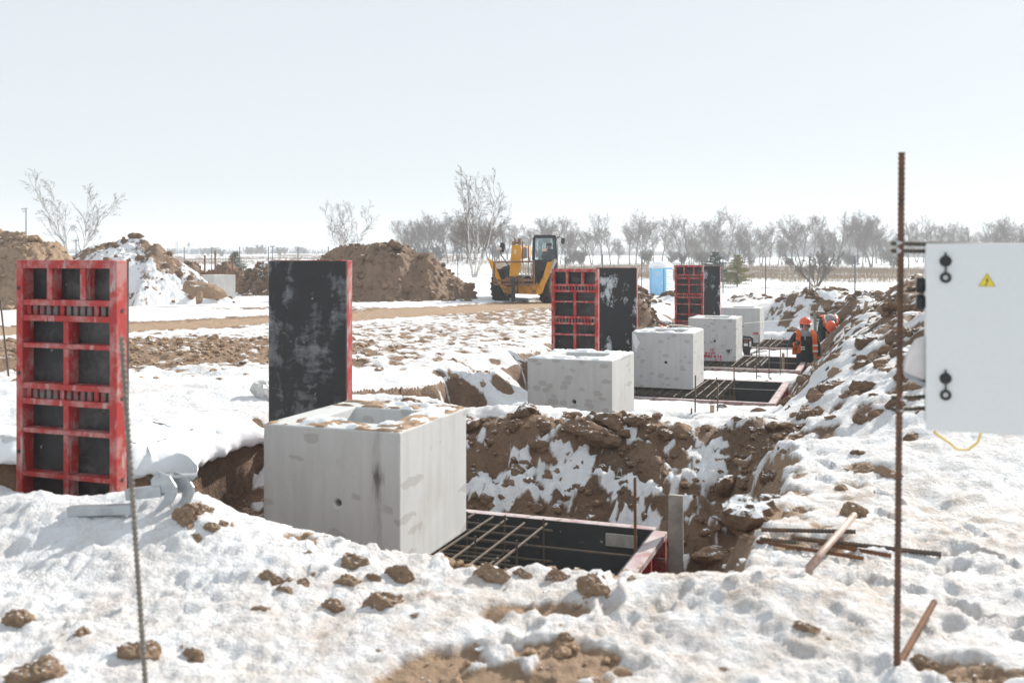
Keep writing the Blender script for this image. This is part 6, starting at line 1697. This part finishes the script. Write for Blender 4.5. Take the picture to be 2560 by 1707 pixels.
# ------------------------------------------------------------------ fence
M_POST = simple_mat('grey_blue_fence_steel', (0.10, 0.12, 0.15), .5, .3)
def fence():
    root = empty('wire_fence', (7.42, 57.0, 0), 0, 'wire mesh fence on thin dark posts across the snowy field', 'fence')
    pts = []
    pm = MB().box(-.027, .027, -.027, .027, -.3, 2.08).mesh('post')
    for n in range(-16, 14):
        x, y = 2.15 * n, -.85 * n; z = float(macro(np.array([7.42 + x]), np.array([57 + y]))[0][0]); pts.append(Vector((x, y, z)))
        o = mk('post', pm, M_POST, root); o.location = (x, y, z)
    for h in (.15, .45, .75, 1.05, 1.35, 1.65, 1.98):
        MB().tube([p + Vector((0, -.03, h)) for p in pts], .0035, 4).build('wire', M_POST, root)
    cab = []
    for a, b in zip(pts[:-1], pts[1:]):
        for t in (0, .25, .5, .75): cab.append(a.lerp(b, t) + Vector((0, -.05, .36 - .07 * math.sin(math.pi * t))))
    MB().tube(cab, .012, 5).build('cable', M_SOCK, root)
    m = MB()
    for a, b in zip(pts[:-1], pts[1:]):
        for k in range(1, 16):
            q = a.lerp(b, k / 16); m.add([q + Vector((-.002, -.03, .05)), q + Vector((.002, -.03, .05)), q + Vector((.002, -.03, 2)), q + Vector((-.002, -.03, 2))], [(0, 1, 2, 3)])
    o = m.build('wire_mesh', M_POST, root, fix=False); o['kind'] = 'stuff'
fence()

# ------------------------------------------------------------------ far village on the left horizon, lamp mast
def far(px, d):
    X = (px - CX) / FPX * d; return Vector((X, d, float(macro(np.array([X]), np.array([d]))[0][0])))
M_FARW = simple_mat('far_white_wall', (.6, .6, .58), .8); M_FARR = simple_mat('far_blue_roof', (.06, .17, .22), .6); M_FARG = simple_mat('far_grey_roof', (.10, .11, .12), .7); M_FARO = simple_mat('far_brick', (.42, .2, .12), .8)
d = 480; q = far(472, d); s_ = d / FPX
ch = empty('church', q, 0, 'tiny church with a blue onion dome on the left horizon', 'church')
MB().lathe([(3.6 * s_, 0), (3.6 * s_, 20 * s_)], 8, 'z').build('tower', M_FARW, ch)
MB().lathe([(3.5 * s_, 20 * s_), (4.2 * s_, 23 * s_), (3.9 * s_, 26 * s_), (2.0 * s_, 28.5 * s_), (.7 * s_, 30 * s_), (.5 * s_, 31 * s_)], 14, 'z').build('dome', M_FARR, ch, smooth=True)
MB().box(-.25 * s_, .25 * s_, -.2, .2, 30.5 * s_, 36 * s_).box(-1.2 * s_, 1.2 * s_, -.2, .2, 33.5 * s_, 34.2 * s_).build('cross', M_FARR, ch)
MB().box(-11 * s_, 23 * s_, 1.5, 6, 0, 5 * s_).build('nave_wall', M_FARW, ch)
MB().prism([(-13 * s_, 4 * s_), (-4 * s_, 13 * s_), (22 * s_, 13 * s_), (24 * s_, 4 * s_)], .8, 7).build('roof', M_FARR, ch)
for k in range(4): MB().box((-6 + 7 * k) * s_, (-4 + 7 * k) * s_, 1.3, 1.55, 1 * s_, 3.6 * s_).build('window', M_FARG, ch)
for px, w, h, lab, rf in ((578, 30, 7, 'long low house with a bluish roof right of the tiny church', M_FARR), (450, 13, 6, 'small grey house left of the tiny church', M_FARG), (432, 16, 5, 'low grey shed at the foot of the twin pylon', M_FARG), (672, 26, 4, 'low dark shed on the horizon right of the bushes', M_FARG)):
    q = far(px, d + 20); e = empty('far_house', q, 0, lab, 'house')
    MB().box(-w / 2 * s_, w / 2 * s_, 0, 6, 0, h * .5 * s_).build('wall', M_FARW, e)
    MB().prism([(-w / 2 * s_ - .4, h * .45 * s_), (-w / 2 * s_ + 1.5, h * s_), (w / 2 * s_ - 1.5, h * s_), (w / 2 * s_ + .4, h * .45 * s_)], -.5, 6.5).build('roof', rf, e)
    for k in range(3): MB().box((-w / 3 + k * w / 3.2) * s_, (-w / 3 + k * w / 3.2 + 1.6) * s_, -.06, .02, .8 * s_, .4 * h * s_).build('window', M_FARG, e)
for px, top, lab in ((442, 604, 'twin pole pylon left of the tiny church'), (394, 611, 'faint pylon above the slope of the snowy heap')):
    q = far(px, 440); h = CAM_H - (top - HY) / FPX * 440 - q.z; e = empty('pylon', q, 0, lab, 'pylon')
    for x in (-.35, .35): MB().tube([(x, 0, 0), (x, 0, h)], .11, 6).build('pole', M_POST, e)
    for z in (h * .93, h * .8, h * .66): MB().bar((-.9, 0, z), (.9, 0, z), .12, .12).build('crossarm', M_POST, e)
q = far(65, 165); h = CAM_H - (522 - HY) / FPX * 165 - q.z
e = empty('lamp_mast', q, 0, 'tall thin lamp mast above the tan heap at far left', 'lamp post')
MB().tube([(0, 0, 0), (0, 0, h)], [.13, .09], 8).build('pole', M_POST, e)
MB().bar((-.75, 0, h - .1), (.25, 0, h + .02), .3, .22).build('lamp_head', simple_mat('lamp_grey', (.35, .36, .36), .5), e, bevel=.03)
MB().bar((-.55, -.05, h - .5), (-.1, -.05, h - .45), .2, .16).build('lamp_head', simple_mat('lamp_grey2', (.35, .36, .36), .5), e, bevel=.03)
for px, top, lab in ((681, 615, 'lamp post on the horizon above the black panel'), (190, 600, 'short mast standing within the left birch clump')):
    q = far(px, 120); h = CAM_H - (top - HY) / FPX * 120 - q.z; e = empty('lamp_mast', q, 0, lab, 'lamp post')
    MB().tube([(0, 0, 0), (0, 0, h)], .07, 6).build('pole', M_POST, e); MB().box(-.3, .3, -.1, .1, h - .12, h).build('lamp_head', M_POST, e)

# ------------------------------------------------------------------ winter haze
hz = MB().box(-1250, 1250, -40, 1600, -4.5, 26).build('haze', None)
hm_, hnt, hb = new_mat('winter_haze'); hnt.nodes.remove(hb)
vol = hnt.nodes.new('ShaderNodeVolumePrincipled'); vol.inputs['Color'].default_value = (0.80, 0.84, 0.88, 1); vol.inputs['Density'].default_value = 0.0014; vol.inputs['Anisotropy'].default_value = 0.1
hnt.links.new(vol.outputs[0], hnt.nodes['Material Output'].inputs['Volume'])
hz.data.materials.append(hm_); tag(hz, 'thin pale winter haze over the whole field', kind='stuff')
